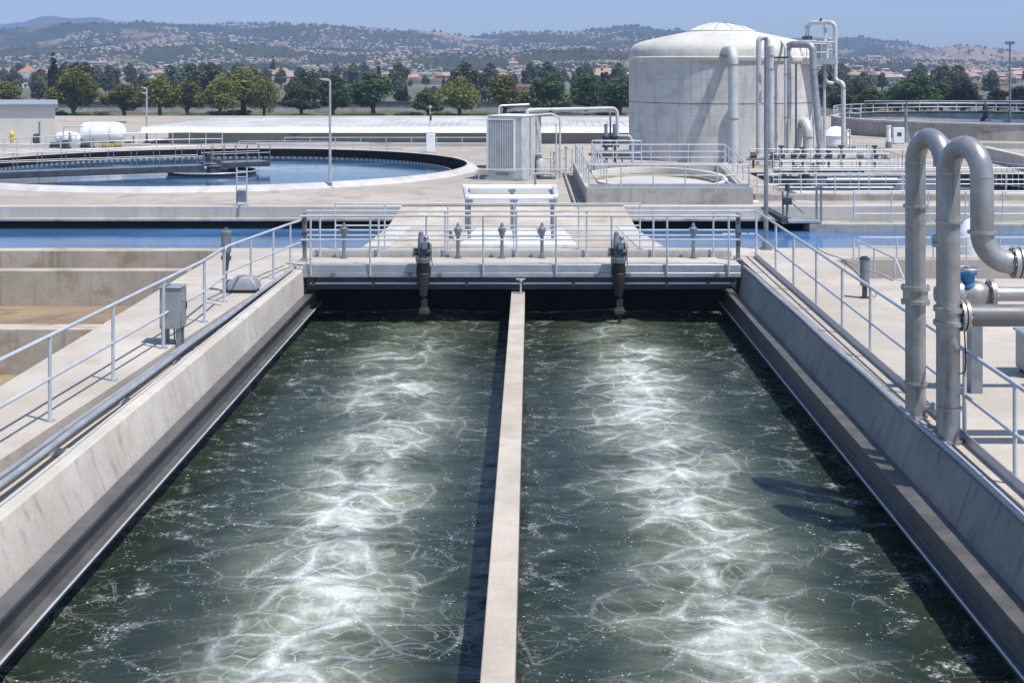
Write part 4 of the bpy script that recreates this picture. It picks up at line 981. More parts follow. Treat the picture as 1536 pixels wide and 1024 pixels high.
# ---------------------------------------------------------------- dark aeration tank and gantries on the right
struct('tank_water', MB().box(TB[0][0]-.02,19.02,44.58,54.02,-1.2,-.75), M['pitwater'])
b = MB(); x0_ = TB[0][0]
for q in ((x0_,19,53.9,53.995),(x0_+.001,x0_+.1,44.6,53.89),(18.9,18.999,44.6,53.89)): b.box(q[0],q[1],q[2],q[3],-1.1,.37)
single('pit_dark_sheet', b, M['pitdark'], 'added black sheets that darken the sunken tank behind the low kerb', 'dark sheet')  # sheets added inside the opening so it reads dark
single('tank_kerb', MB().box(XA(1131,42.9),26,42.75,43.1,YG-.03,.60), M['block'], 'long low concrete kerb in front of the dark sunken tank', 'kerb', bev=.015)
single('tank_coping', MB().box(TB[0][0]-.1,19.2,43.6,44.55,YG-.02,.56), M['kerb'], 'light concrete coping along the near edge of the dark sunken tank', 'coping', bev=.015)
def rowrail(y, pa, pb, n, base, hs, lab, foot=False):
    return handrail(lab, [(XA(pa,y)+(XA(pb,y)-XA(pa,y))*k/(n-1), y, base) for k in range(n)], hs, .021, .02, n=6, foot=foot, group='railings around the dark sunken tank')
rowrail(42.9,1150,1560,9,.60,(.62,.30),'railing on the long low kerb before the dark sunken tank')
rowrail(44.3,1160,1545,7,.56,(.72,.36),'railing on the near coping of the dark sunken tank')
rowrail(54.2,1170,1400,6,YG,(.85,.45),'railing on the far edge of the dark sunken tank')
rowrail(40.7,1281,1560,6,-.02,(.90,.50,.25),'railing on the concrete block edge in the channel', True)
x0 = XA(1228,40.7)
t = thing('sluice_gate', 'grey double-post sluice gate at the head of the concrete block edge', 'gate', (x0,40.7,-.02))
for dx in (-.06,.07): part('post', MB().box(x0+dx-.025,x0+dx+.025,40.66,40.74,-.02,.98), M['mach'], t)
part('top_bar', MB().box(x0-.1,x0+.11,40.65,40.75,.982,1.02), M['mach'], t)
part('side_arm', MB().tube(arcpath([(x0-.05,40.7,.50),(x0-.3,40.7,.58),(x0-.72,40.7,.58),(x0-.72,40.7,.75)],.08,4),.02,6), M['rail'], t)
t = thing('sluice_platform', 'small steel sluice platform with chute at the channel edge', 'platform', (XA(1205,40.6),40.6,0))
part('floor', MB().box(XA(1180,40.6),XA(1229,40.6),40.3,41.18,.0,.06), M['steel'], t)
part('chute', MB().loft([[(XA(1142,41),41.0,.34),(XA(1152,41),41.15,.34),(XA(1152,41),41.15,.40),(XA(1142,41),41.0,.40)],[(XA(1172,40.3),40.2,-.02),(XA(1182,40.3),40.3,-.02),(XA(1182,40.3),40.3,.16),(XA(1172,40.3),40.2,.16)]]), M['boxdk'], t)
part('lever', MB().tube([(XA(1184,40.6),40.6,.62),(XA(1205,40.6),40.6,.26)],.025,6).tube([(XA(1180,40.6),40.6,.06),(XA(1182,40.6),40.6,.95)],.04,8).tube([(XA(1175,40.6),40.6,.06),(XA(1174,40.6),40.6,.9)],.03,8), M['mach'], t)
part('gearbox', MB().box(XA(1178,40.6)-.08,XA(1184,40.6)+.06,40.5,40.7,.5,.72).cyl((XA(1181,40.6),40.6,.9),.07,.2,10), M['boxdk'], t, bev=.015)
pl = MB()
for i, (y, z, r, pa, pb, m, lab) in enumerate((
    (46.0,.50,.05,1165,1340,'pipe','pale pipe crossing the dark sunken tank nearest its coping'),
    (47.6,.60,.13,1240,1345,'mach','thick grey pipe crossing the dark sunken tank'),
    (49.6,.60,.06,1150,1310,'pipe','pale pipe crossing the middle of the dark sunken tank'),
    (52.0,.62,.10,1160,1296,'block','wide cream pipe crossing the far end of the dark sunken tank'))):
    x0, x1 = XA(pa,y), XA(pb,y); t = thing('crossing_pipe', lab, 'pipe', (x0,y,z), 'pipes crossing the dark sunken tank')
    part('pipe_run', MB().tube([(x0,y,z),(x1,y,z)], r, 12), M[m], t)
    for xx in (x0+.1, (x0+x1)/2, x1-.1): part('support', MB().box(xx-.04,xx+.04,y-.06,y+.06,-.6,z-r*.8), M['mach'], t)
# aerator heads
for i,(px,y) in enumerate(((1180,46.8),(1195,50.5),(1207,48.4),(1222,51.2))):
    x = XA(px,y); t = thing('aerator_head', 'dark aerator head with small motor over the dark sunken tank', 'aerator', (x,y,-.3), 'aerator heads over the dark sunken tank')
    part('shaft', MB().tube([(x,y,-.3),(x,y,.7)],.06,8), M['mach'], t)
    part('motor', MB().lathe((x,y,.6),[(0,0),(.16,0),(.18,.08),(.18,.24),(.10,.34),(0,.36)],12).box(x-.3,x+.3,y-.05,y+.05,.55,.62), M['boxdk'], t)
rowrail(55.4,1160,1335,8,YG,(.62,.32),'railing between the dark sunken tank and the digester pipes')
rowrail(57.0,1125,1300,9,YG,(.70,.46,.22),'three-bar railing at the very foot of the digester pipes')
rowrail(43.9,1136,1168,3,YG,(.70,.38),'short railing between the raised tank and the tall plain pole')
t = thing('manifold', 'grey valve manifold on short stands in front of the digester pipes', 'manifold', (XA(1140,56.2),56.2,YG))
part('header', MB().tube([(XA(1120,56.2),56.2,YG+.38),(XA(1322,56.2),56.2,YG+.38)],.09,10), M['pipe'], t)
for px in (1130,1160,1172,1190,1204,1226,1243,1262,1290,1312):
    x = XA(px,56.2); hh = .55+.35*((px*7)%5)/5
    part('valve', MB().cyl((x,56.2,YG),.05,hh,8).cyl((x,56.2,YG+hh),.12,.07,10).cyl((x-.12,56.1,YG+.5),.08,.24,10,axis='X'), M['boxdk'] if px % 3 else M['mach'], t)
# grated catwalks over the tank
for (y, za, pa, pb, lab) in ((46.9,.42,1168,1480,'grey catwalk with railing crossing the near third of the dark sunken tank'),(48.8,.42,1168,1420,'grey catwalk with railing crossing the middle of the dark sunken tank'),(51.0,.42,1168,1400,'grey catwalk with railing crossing the far third of the dark sunken tank')):
    x0, x1 = max(XA(pa,y),TB[0][0]-.1), min(XA(pb,y),19.1); t = thing('catwalk', lab, 'walkway', (x0,y,za), 'catwalks over the dark sunken tank')
    part('deck', MB().box(x0,x1,y-.32,y+.32,za-.05,za), M['mach'], t); part('beam', MB().box(x0,x1,y-.36,y-.325,za-.16,za+.06), M['steel'], t)
    for h in (.30,.62): part('rail', MB().tube([(x0,y-.34,za+h),(x1,y-.34,za+h)],.018,6), M['rail'], t)
    n = int((x1-x0)/1.05)
    for k in range(n+1): part('post', MB().tube([(x0+(x1-x0)*k/n,y-.34,za),(x0+(x1-x0)*k/n,y-.34,za+.62)],.018,6), M['rail'], t)
# baluster fence
def balfence(p, q, n, h, lab, z=YG):
    p, q = Vector((p[0],p[1],z)), Vector((q[0],q[1],z)); t = thing('baluster_fence', lab, 'fence', tuple(p), 'baluster fences right of the concrete tank')
    up = Vector((0,0,1))
    part('top_rail', MB().tube([p+up*h,q+up*h],.022,6), M['rail'], t); part('bottom_rail', MB().tube([p+up*.08,q+up*.08],.016,6), M['rail'], t)
    for k in range(n):
        v = p.lerp(q,k/(n-1)); part('baluster', MB().tube([v,v+up*h],.016,5), M['rail'], t)
balfence(G(1236,238,YG), G(1300,240,YG), 16, .62, 'baluster fence between the digester foot and the yard road')
balfence(G(1300,240,YG), G(1372,266,YG), 14, .66, 'baluster fence slanting from the yard road to the tall pipes')
balfence(G(1455,272,YG), G(1545,286,YG), 12, .8, 'baluster fence to the right of the tall pipes')
# right yard furniture
x, y, _ = G(1333,222,YG)
t = thing('vent_column', 'white vent column beside the panel box and round tank', 'vent column', (x,y,YG))
part('column', MB().cyl((x,y,YG),.11,1.05,14).cyl((x,y,YG+1.05),.14,.06,14), M['white'], t); part('base', MB().cyl((x,y,YG),.16,.3,14), M['mach'], t)
x, y, _ = G(1348,216,YG)
t = thing('panel_box', 'white panel box with dark screen against the round tank', 'panel box', (x,y,YG))
part('body', MB().box(x-.28,x+.28,y-.1,y+.2,YG+.05,YG+.85), M['white'], t, bev=.015)
part('screen', MB().box(x-.10,x+.12,y-.115,y-.102,YG+.42,YG+.60), M['glass'], t)
part('leg', MB().box(x-.24,x-.18,y-.05,y+.05,YG,YG+.05), M['mach'], t); part('leg', MB().box(x+.18,x+.24,y-.05,y+.05,YG,YG+.05), M['mach'], t)
p = G(1359,214,YG); single('pipe_cone', MB().lathe((p[0],p[1],YG),[(0,0),(.28,0),(.24,.15),(.09,.75),(.07,1.9),(0,1.9)],14), M['mach'], 'dark tapering stand pipe beside the white panel box', 'pipe')
p = G(1322,241,YG); single('drain_pump', MB().box(p[0]-.3,p[0]+.3,p[1]-.15,p[1]+.15,YG+.001,YG+.12).cyl((p[0]-.25,p[1],YG+.16),.12,.5,10,axis='X'), M['boxdk'], 'small dark pump lying on the road by the baluster fence', 'pump', bev=.01)
# second clarifier on the right
c2 = (29.0,85.0); r2 = 10.0
t = thing('round_tank', 'second round concrete tank with white rim and railings, far right', 'clarifier tank', (c2[0],c2[1],YG))
part('wall', MB().lathe((c2[0],c2[1],0),[(r2-.3,0),(r2-.3,1.24),(r2,1.26),(r2,YG-.1)],128), M['block'], t)
part('coping', MB().lathe((c2[0],c2[1],0),[(r2-.42,1.27),(r2+.06,1.27),(r2+.06,1.36),(r2-.42,1.36)],128), M['rim'], t)
part('launder', MB().lathe((c2[0],c2[1],0),[(r2-1.4,.5),(r2-1.4,.84),(r2-1.2,.84),(r2-1.2,.5)],96), M['rim'], t)
struct('round_tank_water', MB().lathe((c2[0],c2[1],0),[(0,.72),(r2-.31,.72)],64), M['clarwater'])
hb = [(c2[0]+(r2-.15)*math.cos(a), c2[1]+(r2-.15)*math.sin(a), 1.36) for a in [math.radians(20+180*k/24) for k in range(25)]]
handrail('curved white railing round the far rim of the second round tank', hb, (.55,.28), .03, .03, foot=False, n=6)
t = thing('tank_gantry', 'horizontal pipe gantry with centre drive spanning the second round tank', 'gantry', (c2[0]-7,c2[1]-.5,1.36))
zz = ZA(152,84.5)
part('beam', MB().tube([(XA(1297,84.5),84.5,zz),(38,84.5,zz)],.045,8).tube([(XA(1297,84.5),84.5,zz-.16),(38,84.5,zz-.16)],.035,8), M['mach'], t)
for px in (1297,1360,1478): part('post', MB().tube([(XA(px,84.5),84.5,1.1),(XA(px,84.5),84.5,zz+.06)],.06 if px != 1297 else .03,8), M['mach'], t)
part('drive', MB().lathe((XA(1478,84.5),84.5,1.1),[(0,0),(.35,0),(.32,.1),(.16,.3),(.16,.55),(.45,.57),(.45,.63),(.18,.66),(.14,1.0),(0,1.0)],16), M['boxdk'], t)
# retaining walls on the right
def lowwall(a, b, z0, z1, th, lab):
    p, q = Vector((a[0],a[1],0)), Vector((b[0],b[1],0)); d = (q-p).normalized(); s = Vector((-d.y,d.x,0))*th
    single('retaining_wall', MB().loft([[(v.x,v.y,z0),(v.x+s.x,v.y+s.y,z0),(v.x+s.x,v.y+s.y,z1),(v.x,v.y,z1)] for v in (p,q)]), M['kerb'], lab, 'wall', 'retaining walls right of the tall pipes', bev=.02)
lowwall(G(1470,238,YG), G(1560,262,YG), YG-.02, YG+.55, .35, 'sloping-line retaining wall beyond the tall pipes')
lowwall(G(1420,222,YG), G(1560,224,YG), YG-.02, YG+.30, .4, 'low straight retaining wall below the second round tank')
# ---------------------------------------------------------------- long low covered basin with white roof
def ridged_roof():
    x0, x1 = XA(213,73), XA(968,73.0); t_ = []
    z1, z2 = ZA(199,73), ZA(191,73); zr = ZA(181,79)
    t = thing('covered_basin', 'long low covered basin under a white sheet roof in front of the trees', 'covered basin', ((x0+x1)/2,76,YG))
    part('wall', MB().box(x0+1.2,x1-.2,73.7,83,YG-.02,z1-.01), M['kerb'], t)
    part('fascia', MB().loft([[(x,72.72,z1),(x,73.08,z1),(x,73.08,z2),(x,73.0,z2)] for x in (x0,x1)]), M['white'], t, bev=.01)
    part('roof', MB().loft([[(x0+.0,73.09,z1+.1),(x0+.0,73.09,z2),(x0+1.5,77.5,zr),(x0+1.5,83,zr),(x0+.3,83.2,z1+.1)],
                            [(XA(700,75),73.09,z1+.1),(XA(700,75),73.09,z2),(XA(700,75),77.5,zr+.06),(XA(700,75),83,zr+.06),(XA(700,75),83.2,z1+.1)],
                            [(x1,73.09,z1+.1),(x1,73.09,z2),(x1,77.5,zr),(x1,83,zr),(x1,83.2,z1+.1)]]), M['roofw'], t)
    b = MB()
    for k in range(64):
        f = k/63; x = x0+.1+(x1-x0-.2)*f
        zz = zr + .06*(1-abs(x-XA(700,75))/max(1,(x1-x0)*.6))
        b.beam((x+ .0,73.12,z2+.005),(min(max(x,x0+1.5),x1),77.5,zz+.012),.035,.02)
    part('seams', b, M['seam'], t)
    part('soffit', MB().box(x0+.2,x1-.1,73.09,73.69,z1+.02,z1+.06), M['kerb'], t)
    for px in (233,436,): pass
    return t
ridged_roof()
p = G(241,0+212,YG)
for i,(px,lab) in enumerate(((441,'tiny wall lamp with conduit on the covered basin, left of the near lamp post'),)):
    x = XA(px,73.6); t = thing('wall_lamp', lab, 'lamp', (x,73.6,YG+.3)); part('lamp_head', MB().box(x-.12,x+.12,73.4,73.68,YG+.42,YG+.52), M['mach'], t); part('conduit', MB().tube([(x,73.66,YG),(x,73.66,YG+.42)],.03,6), M['mach'], t)
single('yard_kerb', MB().box(XA(385,70.8),XA(745,70.8),70.7,71.0,YG-.02,YG+.17), M['kerb'], 'low pale kerb between the clarifier and the white-roofed basin', 'kerb', bev=.02)
handrail('thin low rail along the kerb before the white-roofed basin', [(XA(427+k*38,70.5),70.5,YG) for k in range(9)], (.46,), .02, .018, foot=False, n=6)
single('yard_kerb', MB().box(XA(0,69.5)-8,XA(225,69.5),69.5,69.8,YG-.02,YG+.2), M['kerb'], 'low pale kerb behind the curved blue grey railing', 'kerb', bev=.02)
# left building
x1 = XA(83,72); t = thing('flat_roofed_building', 'pale flat-roofed building at the left edge behind the clarifier', 'building', (x1-4,76,YG))
zt = ZA(162,72)
fp = lambda e: [(x1-14,72-e),(x1+e,72-e),(XA(79,80)+e,80+e),(x1-14,80+e)]
part('wall', MB().prism(fp(0),YG-.02,zt), M['cream'], t)
part('roof', MB().prism(fp(.16),zt+.001,zt+.16), M['lamp'], t, bev=.01)
part('roof_edge', MB().prism(fp(.2),zt+.161,zt+.21), M['steel'], t)
# white covered cylinders
def vessel(pa, pb, top, bot, lab, y=70.5):
    x0, x1 = XA(pa,y), XA(pb,y); zt = ZA(top,y); r = (zt-YG-.12)/2; L = x1-x0
    t = thing('storage_vessel', lab, 'tank', ((x0+x1)/2,y,YG), 'white horizontal storage vessels')
    part('shell', MB().lathe((x0,y,YG+.12+r),[(0,0),(r*.45,.04),(r*.8,.16),(r*.97,.34),(r,.55),(r,L-.55),(r*.97,L-.34),(r*.8,L-.16),(r*.45,L-.04),(0,L)],20,axis='X'), M['white'], t)
    for f in (.25,.75): part('cradle', MB().box(x0+L*f-.1,x0+L*f+.1,y-r*.7,y+r*.7,YG,YG+.12+r*.45), M['mach'], t)
    b = MB()
    for f in (.3,.7): b.lathe((x0+L*f,y,YG+.12+r),[(r,0),(r+.012,0),(r+.012,.06),(r,.06)],20,axis='X')
    part('strap', b, M['rail'], t)
    return t
vessel(118,189,183,216,'larger white horizontal storage vessel beside the covered basin')
vessel(82,121,197,218,'smaller white horizontal storage vessel beside the flat-roofed building',69.9)
x = XA(103,69.8); t = thing('vessel_frame', 'grey pipe hoop between the flat-roofed building and the white vessels', 'frame', (x,69,YG))
part('hoop', MB().tube(arcpath([(x,69,YG),(x,69,ZA(190,69)),(XA(125,69),69,ZA(190,69))],.12,4),.04,8), M['rail'], t)
x = XA(183,71.5); part('vent', MB().box(x-.3,x+.2,71.4,71.6,ZA(185,71.5),ZA(182,71.5)), M['mach'], t)
x, y, _ = G(18,220,YG)
t = thing('yellow_hydrant', 'yellow hydrant in front of the flat-roofed building', 'hydrant', (x,y,YG))
part('barrel', MB().lathe((x,y,YG),[(0,0),(.14,0),(.14,.06),(.09,.08),(.09,.55),(.13,.58),(.13,.64),(.10,.72),(.03,.8),(0,.8)],14), M['yellow'], t)
part('nozzle', MB().cyl((x-.18,y,YG+.42),.06,.36,10,axis='X'), M['yellow'], t)
for k,(pa,lab) in enumerate(((150,'yellow guard rail by the larger white vessel'),(168,'second yellow guard rail, right of the first one'))):
    x0, y, _ = G(pa,222,YG); t = thing('guard_rail', lab, 'guard rail', (x0,y,YG))
    part('top_bar', MB().box(x0,x0+.55,y-.03,y+.03,YG+.16,YG+.22), M['yellow'], t)
    for dx in (.04,.51): part('post', MB().box(x0+dx-.03,x0+dx+.03,y-.029,y+.029,YG,YG+.16), M['yellow'], t)
# piping clutter behind the curved railing
for i,(px,py,w,h) in enumerate(((85,222,.6,.35),(100,223,.4,.5),(132,222,.7,.3),(56,221,.3,.8),(195,221,.5,.35))):
    x, y, _ = G(px,py,YG); t = thing('pump_unit', 'small dark pump unit behind the curved blue grey railing', 'pump', (x,y,YG), 'small pumps behind the curved railing')
    part('motor', MB().cyl((x-w/2,y,YG+h*.5),h*.35,w*.6,12,axis='X').box(x-w/2,x+w/2,y-.1,y+.1,YG+.001,YG+h*.2), M['boxdk'], t)
    part('riser', MB().tube([(x+w*.35,y,YG),(x+w*.35,y,YG+h*1.6)],.05,8), M['mach'], t)

# ---------------------------------------------------------------- green belt
def grassmat():
    t = NT('rough_grass'); p = t.pos(); a = t.noise(p, .25, 5, .6); b = t.noise(p, 3, 5, .7)
    c = t.mix(t.smooth(a,.4,.62), (.07,.09,.03), (.17,.16,.07)); c = t.mix(t.smooth(b,.35,.7,0,.6), c, (.035,.05,.018))
    t.bump(b, .8, .3); return t.fin(c, .95)
M['grass'] = grassmat()
gm = MB(); nx, ny = 120, 26
for j in range(ny+1):
    for i in range(nx+1):
        x = -95+190*i/nx; y = 113+115*j/ny
        gm.v.append((x, y, -2.9+.35*noise.noise(Vector((x*.2,y*.25,0)))+.15*noise.noise(Vector((x*.9,y*.9,3)))))
for j in range(ny):
    for i in range(nx):
        a = j*(nx+1)+i; gm.f.append((a,a+1,a+nx+2,a+nx+1)); gm.m.append(0)
single('grass', gm, M['grass'], kind='stuff', label='rough green grass strip under the tree row', cat='grass', angle=180)
def leafmat(name, a, b, c):
    t = NT(name); p = t.pos(); oi = t.n('ObjectInfo').outputs['Random']
    n = t.noise(p, 2.2, 4, .6); n2 = t.noise(p, 9, 2, .6)
    col = t.mix(t.smooth(n,.35,.68), a, b); col = t.mix(t.smooth(n2,.5,.75,0,.8), col, c)
    hs = t.n('HueSaturation', {'Color': col, 'Hue': t.ramp(oi,0,1,.485,.515), 'Value': t.ramp(oi,0,1,.8,1.2)}).outputs[0]
    m = t.fin(hs, .65, spec=.3)
    tr = t.n('BsdfTranslucent', {'Color': hs}); mx = t.n('MixShader', {0:.22, 1:t.b.outputs[0], 2:tr.outputs[0]})
    t.t.links.new(mx.outputs[0], t.out.inputs[0]); return m
M['leaf_dark'] = leafmat('dark_green_leaves', (.052,.088,.028), (.10,.155,.05), (.165,.215,.066))
M['leaf_olive'] = leafmat('olive_leaves', (.115,.125,.03), (.225,.22,.052), (.36,.30,.07))
M['leaf_grey'] = leafmat('grey_green_leaves', (.085,.102,.072), (.13,.15,.10), (.17,.19,.125))
M['leaf_dull'] = leafmat('dull_dark_leaves', (.03,.038,.024), (.05,.058,.034), (.07,.075,.04))
def leaves(rng, lobes, n, size, mb):
    tot = sum(l[3]**2 for l in lobes)
    for (cx, cy, cz, r, sz) in lobes:
        for _ in range(int(n*r*r/tot)):
            while True:
                v = Vector((rng.uniform(-1,1), rng.uniform(-1,1), rng.uniform(-1,1)))
                l = v.length
                if .35 < l < 1 and rng.random() < (.25+.75*l**2): break
            nn = noise.noise(Vector((cx,cy,cz))*3+v*2.1)
            v *= 1+.32*nn
            c = Vector((cx,cy,cz)) + Vector((v.x*r, v.y*r, v.z*r*sz))
            s = size*rng.uniform(.6,1.35)
            q = Quaternion(Vector((rng.gauss(0,1),rng.gauss(0,1),rng.gauss(0,1))).normalized(), rng.uniform(0,PI))
            a = q @ Vector((s,0,0)); b = q @ Vector((0,s*.7,0)); k = q @ Vector((0,0,s*.25))
            mb.add([c-a, c-b*.8+k, c+a, c+b*.8+k], [(0,1,2,3)])
def tree_meshes(seed, h, w, leaf, nl, kind, lsize):
    rng = random.Random(seed); tr = MB(); cr = MB()
    hb = h*(.16 if kind != 'open' else .30)
    tr.tube([(0,0,-.1),(rng.uniform(-.05,.05),0,hb*.6),(rng.uniform(-.1,.1),0,hb),(rng.uniform(-.15,.15),0,h*.55)], [.035*h,.028*h,.024*h,.01*h], 8)
    lobes = []
    k = {'round':9,'open':13,'cone':7,'bush':7}[kind]
    for i in range(k):
        f = i/(k-1)
        if kind == 'cone':
            z = h*(.18+.72*f); r = w*(.55-.45*f); lobes.append((rng.uniform(-.1,.1)*w, rng.uniform(-.1,.1)*w, z, r, 1.3))
            continue
        a = i*2.4+rng.uniform(-.4,.4); zz = rng.uniform(.30,.80) if kind != 'bush' else rng.uniform(.25,.6)
        rad = w*(.30 if kind == 'open' else .26)*(1.25-abs(zz-.5))*rng.uniform(.8,1.15)
        off = w*(.62 if kind == 'open' else .50)*(1-.5*max(0,zz-.45)*2)*rng.uniform(.35,1)
        c = (off*math.cos(a), off*math.sin(a), h*zz)
        lobes.append((c[0],c[1],c[2],rad*1.15,rng.uniform(.85,1.15)))
        tr.tube([(0,0,hb*rng.uniform(.7,1.1)),(c[0]*.5,c[1]*.5,(hb+c[2])*.5),(c[0]*.9,c[1]*.9,c[2])],[.014*h,.010*h,.004*h],5)
    if kind in ('round','open'):
        lobes.append((rng.uniform(-.1,.1)*w,0,h*.86,w*.26,1.1)); lobes.append((rng.uniform(-.2,.2)*w,0,h*.62,w*.42,1.1))
    leaves(rng, lobes, nl, lsize, cr)
    return mesh_of('trunk', tr, M['bark']), mesh_of('crown', cr, M[leaf], smooth=False, recalc=False)
TM = {}
for leaf in ('leaf_dark','leaf_olive'):
    for kind in ('round','open'):
        for s in (1,2,3): TM[leaf,kind,s] = tree_meshes(s*7+len(leaf)+len(kind), 6.5, 3.0, leaf, 5200 if kind == 'round' else 3600, kind, .17)
for s in (1,2): TM['leaf_grey','round',s] = tree_meshes(40+s, 6.5, 3.0, 'leaf_grey', 1800, 'round', .30)
TM['leaf_dull','round',1] = tree_meshes(51, 6.5, 3.0, 'leaf_dull', 3500, 'round', .2)
TM['leaf_dull','cone',1] = tree_meshes(52, 8, 1.9, 'leaf_dull', 1800, 'cone', .26)
TM['leaf_grey','bush',1] = tree_meshes(61, 2.0, 2.2, 'leaf_dark', 1500, 'bush', .13)
TM['leaf_dark','bush',2] = tree_meshes(62, 2.0, 2.6, 'leaf_dark', 1700, 'bush', .13)
PROT = {}
def tree(name, key, loc, h, w, label, cat, group, rz):
    hh = {'round':6.5,'open':6.5,'cone':8,'bush':2.0}[key[1]]; ww = {'round':3.0,'open':3.0,'cone':1.9,'bush':2.2}[key[1]]
    o = bpy.data.objects.new(name, None); COL.objects.link(o); o.location = loc; o.rotation_euler.z = rz
    o.scale = (w/ww, w/ww, h/hh); tagit(o, label, cat, group)
    for nm, me in zip(('trunk','crown'), TM[key]):
        c = bpy.data.objects.new(nm, me); COL.objects.link(c); c.parent = o
    return o
# (bearing, top, base, half-width px, leaf, kind, label)
rows = [
 (8,120,183,24,'leaf_olive','round','rounded olive tree at the left picture edge above the flat-roofed building'),
 (70,150,182,16,'leaf_dark','round','small dark tree beside the corner of the flat-roofed building'),
 (111,99,186,33,'leaf_olive','round','tall broad olive tree behind the white storage vessels'),
 (186,124,182,27,'leaf_olive','round','rounded olive tree just left of the two-headed lamp post'),
 (240,106,183,26,'leaf_olive','open','airy olive tree immediately right of the two-headed lamp post'),
 (281,118,182,26,'leaf_olive','round','middle-sized olive tree between two airy olive trees'),
 (330,108,180,24,'leaf_olive','open','narrow airy olive tree leaning against the widest olive tree'),
 (366,97,180,40,'leaf_olive','open','widest airy olive tree with forked bare trunk'),
 (396,112,179,20,'leaf_olive','open','slim olive tree at the right side of the widest olive tree'),
 (452,125,180,28,'leaf_dark','round','low round dark green tree left of the near lamp post'),
 (500,110,178,28,'leaf_dark','round','dark green tree directly behind the near lamp post'),
 (560,106,178,36,'leaf_dark','round','broad dark green tree right of the near lamp post'),
 (642,132,170,22,'leaf_dark','round','small mid green tree before the beige warehouses'),
 (690,112,179,30,'leaf_olive','open','olive tree above the instrument mast'),
 (757,109,179,31,'leaf_olive','round','olive tree rising behind the ventilation unit'),
 (826,107,176,32,'leaf_dark','round','dark green tree above the overhead pipe'),
 (880,108,175,32,'leaf_dark','round','dark green tree between the overhead pipe and the concrete tank'),
 (930,112,174,30,'leaf_dark','round','dark green tree half hidden by the concrete tank'),
 (1268,132,172,26,'leaf_dark','round','dark green tree behind the high pipe loop'),
 (1305,130,170,28,'leaf_dark','round','mid green tree right of the high pipe loop'),
 (1346,122,170,26,'leaf_dark','open','loose green tree left of the tallest right-hand tree'),
 (1378,111,170,36,'leaf_dark','round','tallest dark green tree above the second round tank'),
 (1412,121,168,24,'leaf_dark','round','green tree between the tallest and the dull dark tree'),
 (1444,122,170,24,'leaf_dull','round','dull blackish tree behind the gantry of the second round tank'),
 (1496,132,170,20,'leaf_dull','round','dull small tree left of the floodlight mast'),
 (1533,128,170,22,'leaf_dull','round','dull tree at the right picture edge'),
]
for i, (px, top, base, hw, leaf, kind, lab) in enumerate(rows):
    Y = 190 + (i*7 % 13) ; zb = -2.9; h = ZA(top, Y)-zb; s = 1 if leaf == 'leaf_dull' else 1 + i % 3
    if leaf == 'leaf_dull': kind = 'round'
    tree('tree', (leaf,kind,s), (XA(px,Y), Y, zb), h*.98, hw*Y/FOC*1.12*1.5, lab, 'tree', 'trees in the row beyond the yard', i*1.9)
# shrubs
rs = random.Random(5)
for i in range(46):
    px = 80 + 1460*i/46 + rs.uniform(-12,12); 
    if 940 < px < 1240: continue
    Y = rs.uniform(172,200); tree('shrub', (('leaf_grey','leaf_dark')[i%2],'bush',1+i%2), (XA(px,Y),Y,-2.95), rs.uniform(.6,1.3), rs.uniform(1.6,3.2), 'green shrub in the low hedge under the tree row', 'shrub', 'shrubs under the tree row', i)
# boundary wall beyond the trees
def bwall(pa, pb, Y, ztop, lab):
    x0, x1 = XA(pa,Y), XA(pb,Y); t = thing('boundary_wall', lab, 'wall', ((x0+x1)/2,Y,-3), 'grey boundary walls beyond the trees')
    part('wall', MB().box(x0,x1,Y,Y+.4,-3.05,ztop), M['block'], t); part('coping', MB().box(x0-.1,x1+.1,Y-.15,Y+.5,ztop+.001,ztop+.45), M['boxdk'], t)
bwall(-60,980,216,-2.9+1.15,'long grey boundary wall with dark coping behind the left trees')
bwall(1230,1620,222,-2.9+1.0,'grey boundary wall behind the trees on the right')

# ---------------------------------------------------------------- distant trees, town, hills
rs = random.Random(11)
def gz(x, y): return 0
for i in range(190):
    px = rs.uniform(-40,1576)
    if 950 < px < 1200 and rs.random() < .8: continue
    Y = 235 + 330*rs.random()**1.5
    key = ('leaf_dull','cone',1) if i % 25 == 7 else ('leaf_grey','round',1+i%2)
    h = rs.uniform(4,8) if key[1] == 'round' else rs.uniform(7,11)
    if 600 < px < 690: h *= .6
    tree('distant_tree', key, (XA(px,Y),Y,-3), h, h*rs.uniform(.42,.62)*(1 if key[1]=='round' else .45), 'hazy grey green tree of the town behind the boundary walls', 'tree', 'hazy trees between boundary wall and town', rs.uniform(0,6))

SKY = [(-260,60),(-120,52),(0,50),(60,49),(110,44),(150,38),(200,36),(232,34),(300,37),(340,38),(400,38),(470,42),(560,43),(600,49),(640,49),(665,51),(700,56),(760,55),(800,53),(850,56),(900,54),(940,52),(960,52),(1000,55),(1100,60),(1200,66),(1255,68),(1308,65),(1349,67),(1378,77),(1406,85),(1455,86),(1494,93),(1536,92),(1640,96),(1800,95)]
FAR = [(-260,50),(-100,42),(0,37),(30,34),(70,24),(110,28),(140,26),(190,36),(240,44),(300,56),(1200,80),(1380,86),(1455,85),(1500,90),(1536,88),(1800,84)]
MID = [(-260,82),(0,80),(100,74),(180,70),(240,76),(330,68),(420,72),(520,78),(600,80),(680,84),(760,80),(820,70),(870,68),(930,74),(1000,86),(1100,90),(1250,90),(1330,92),(1400,96),(1536,101),(1800,101)]
def interp(tab, x):
    for (a, b), (c, d) in zip(tab[:-1], tab[1:]):
        if a <= x <= c:
            f = (x-a)/(c-a); f = f*f*(3-2*f); return b+(d-b)*f
    return tab[-1][1]
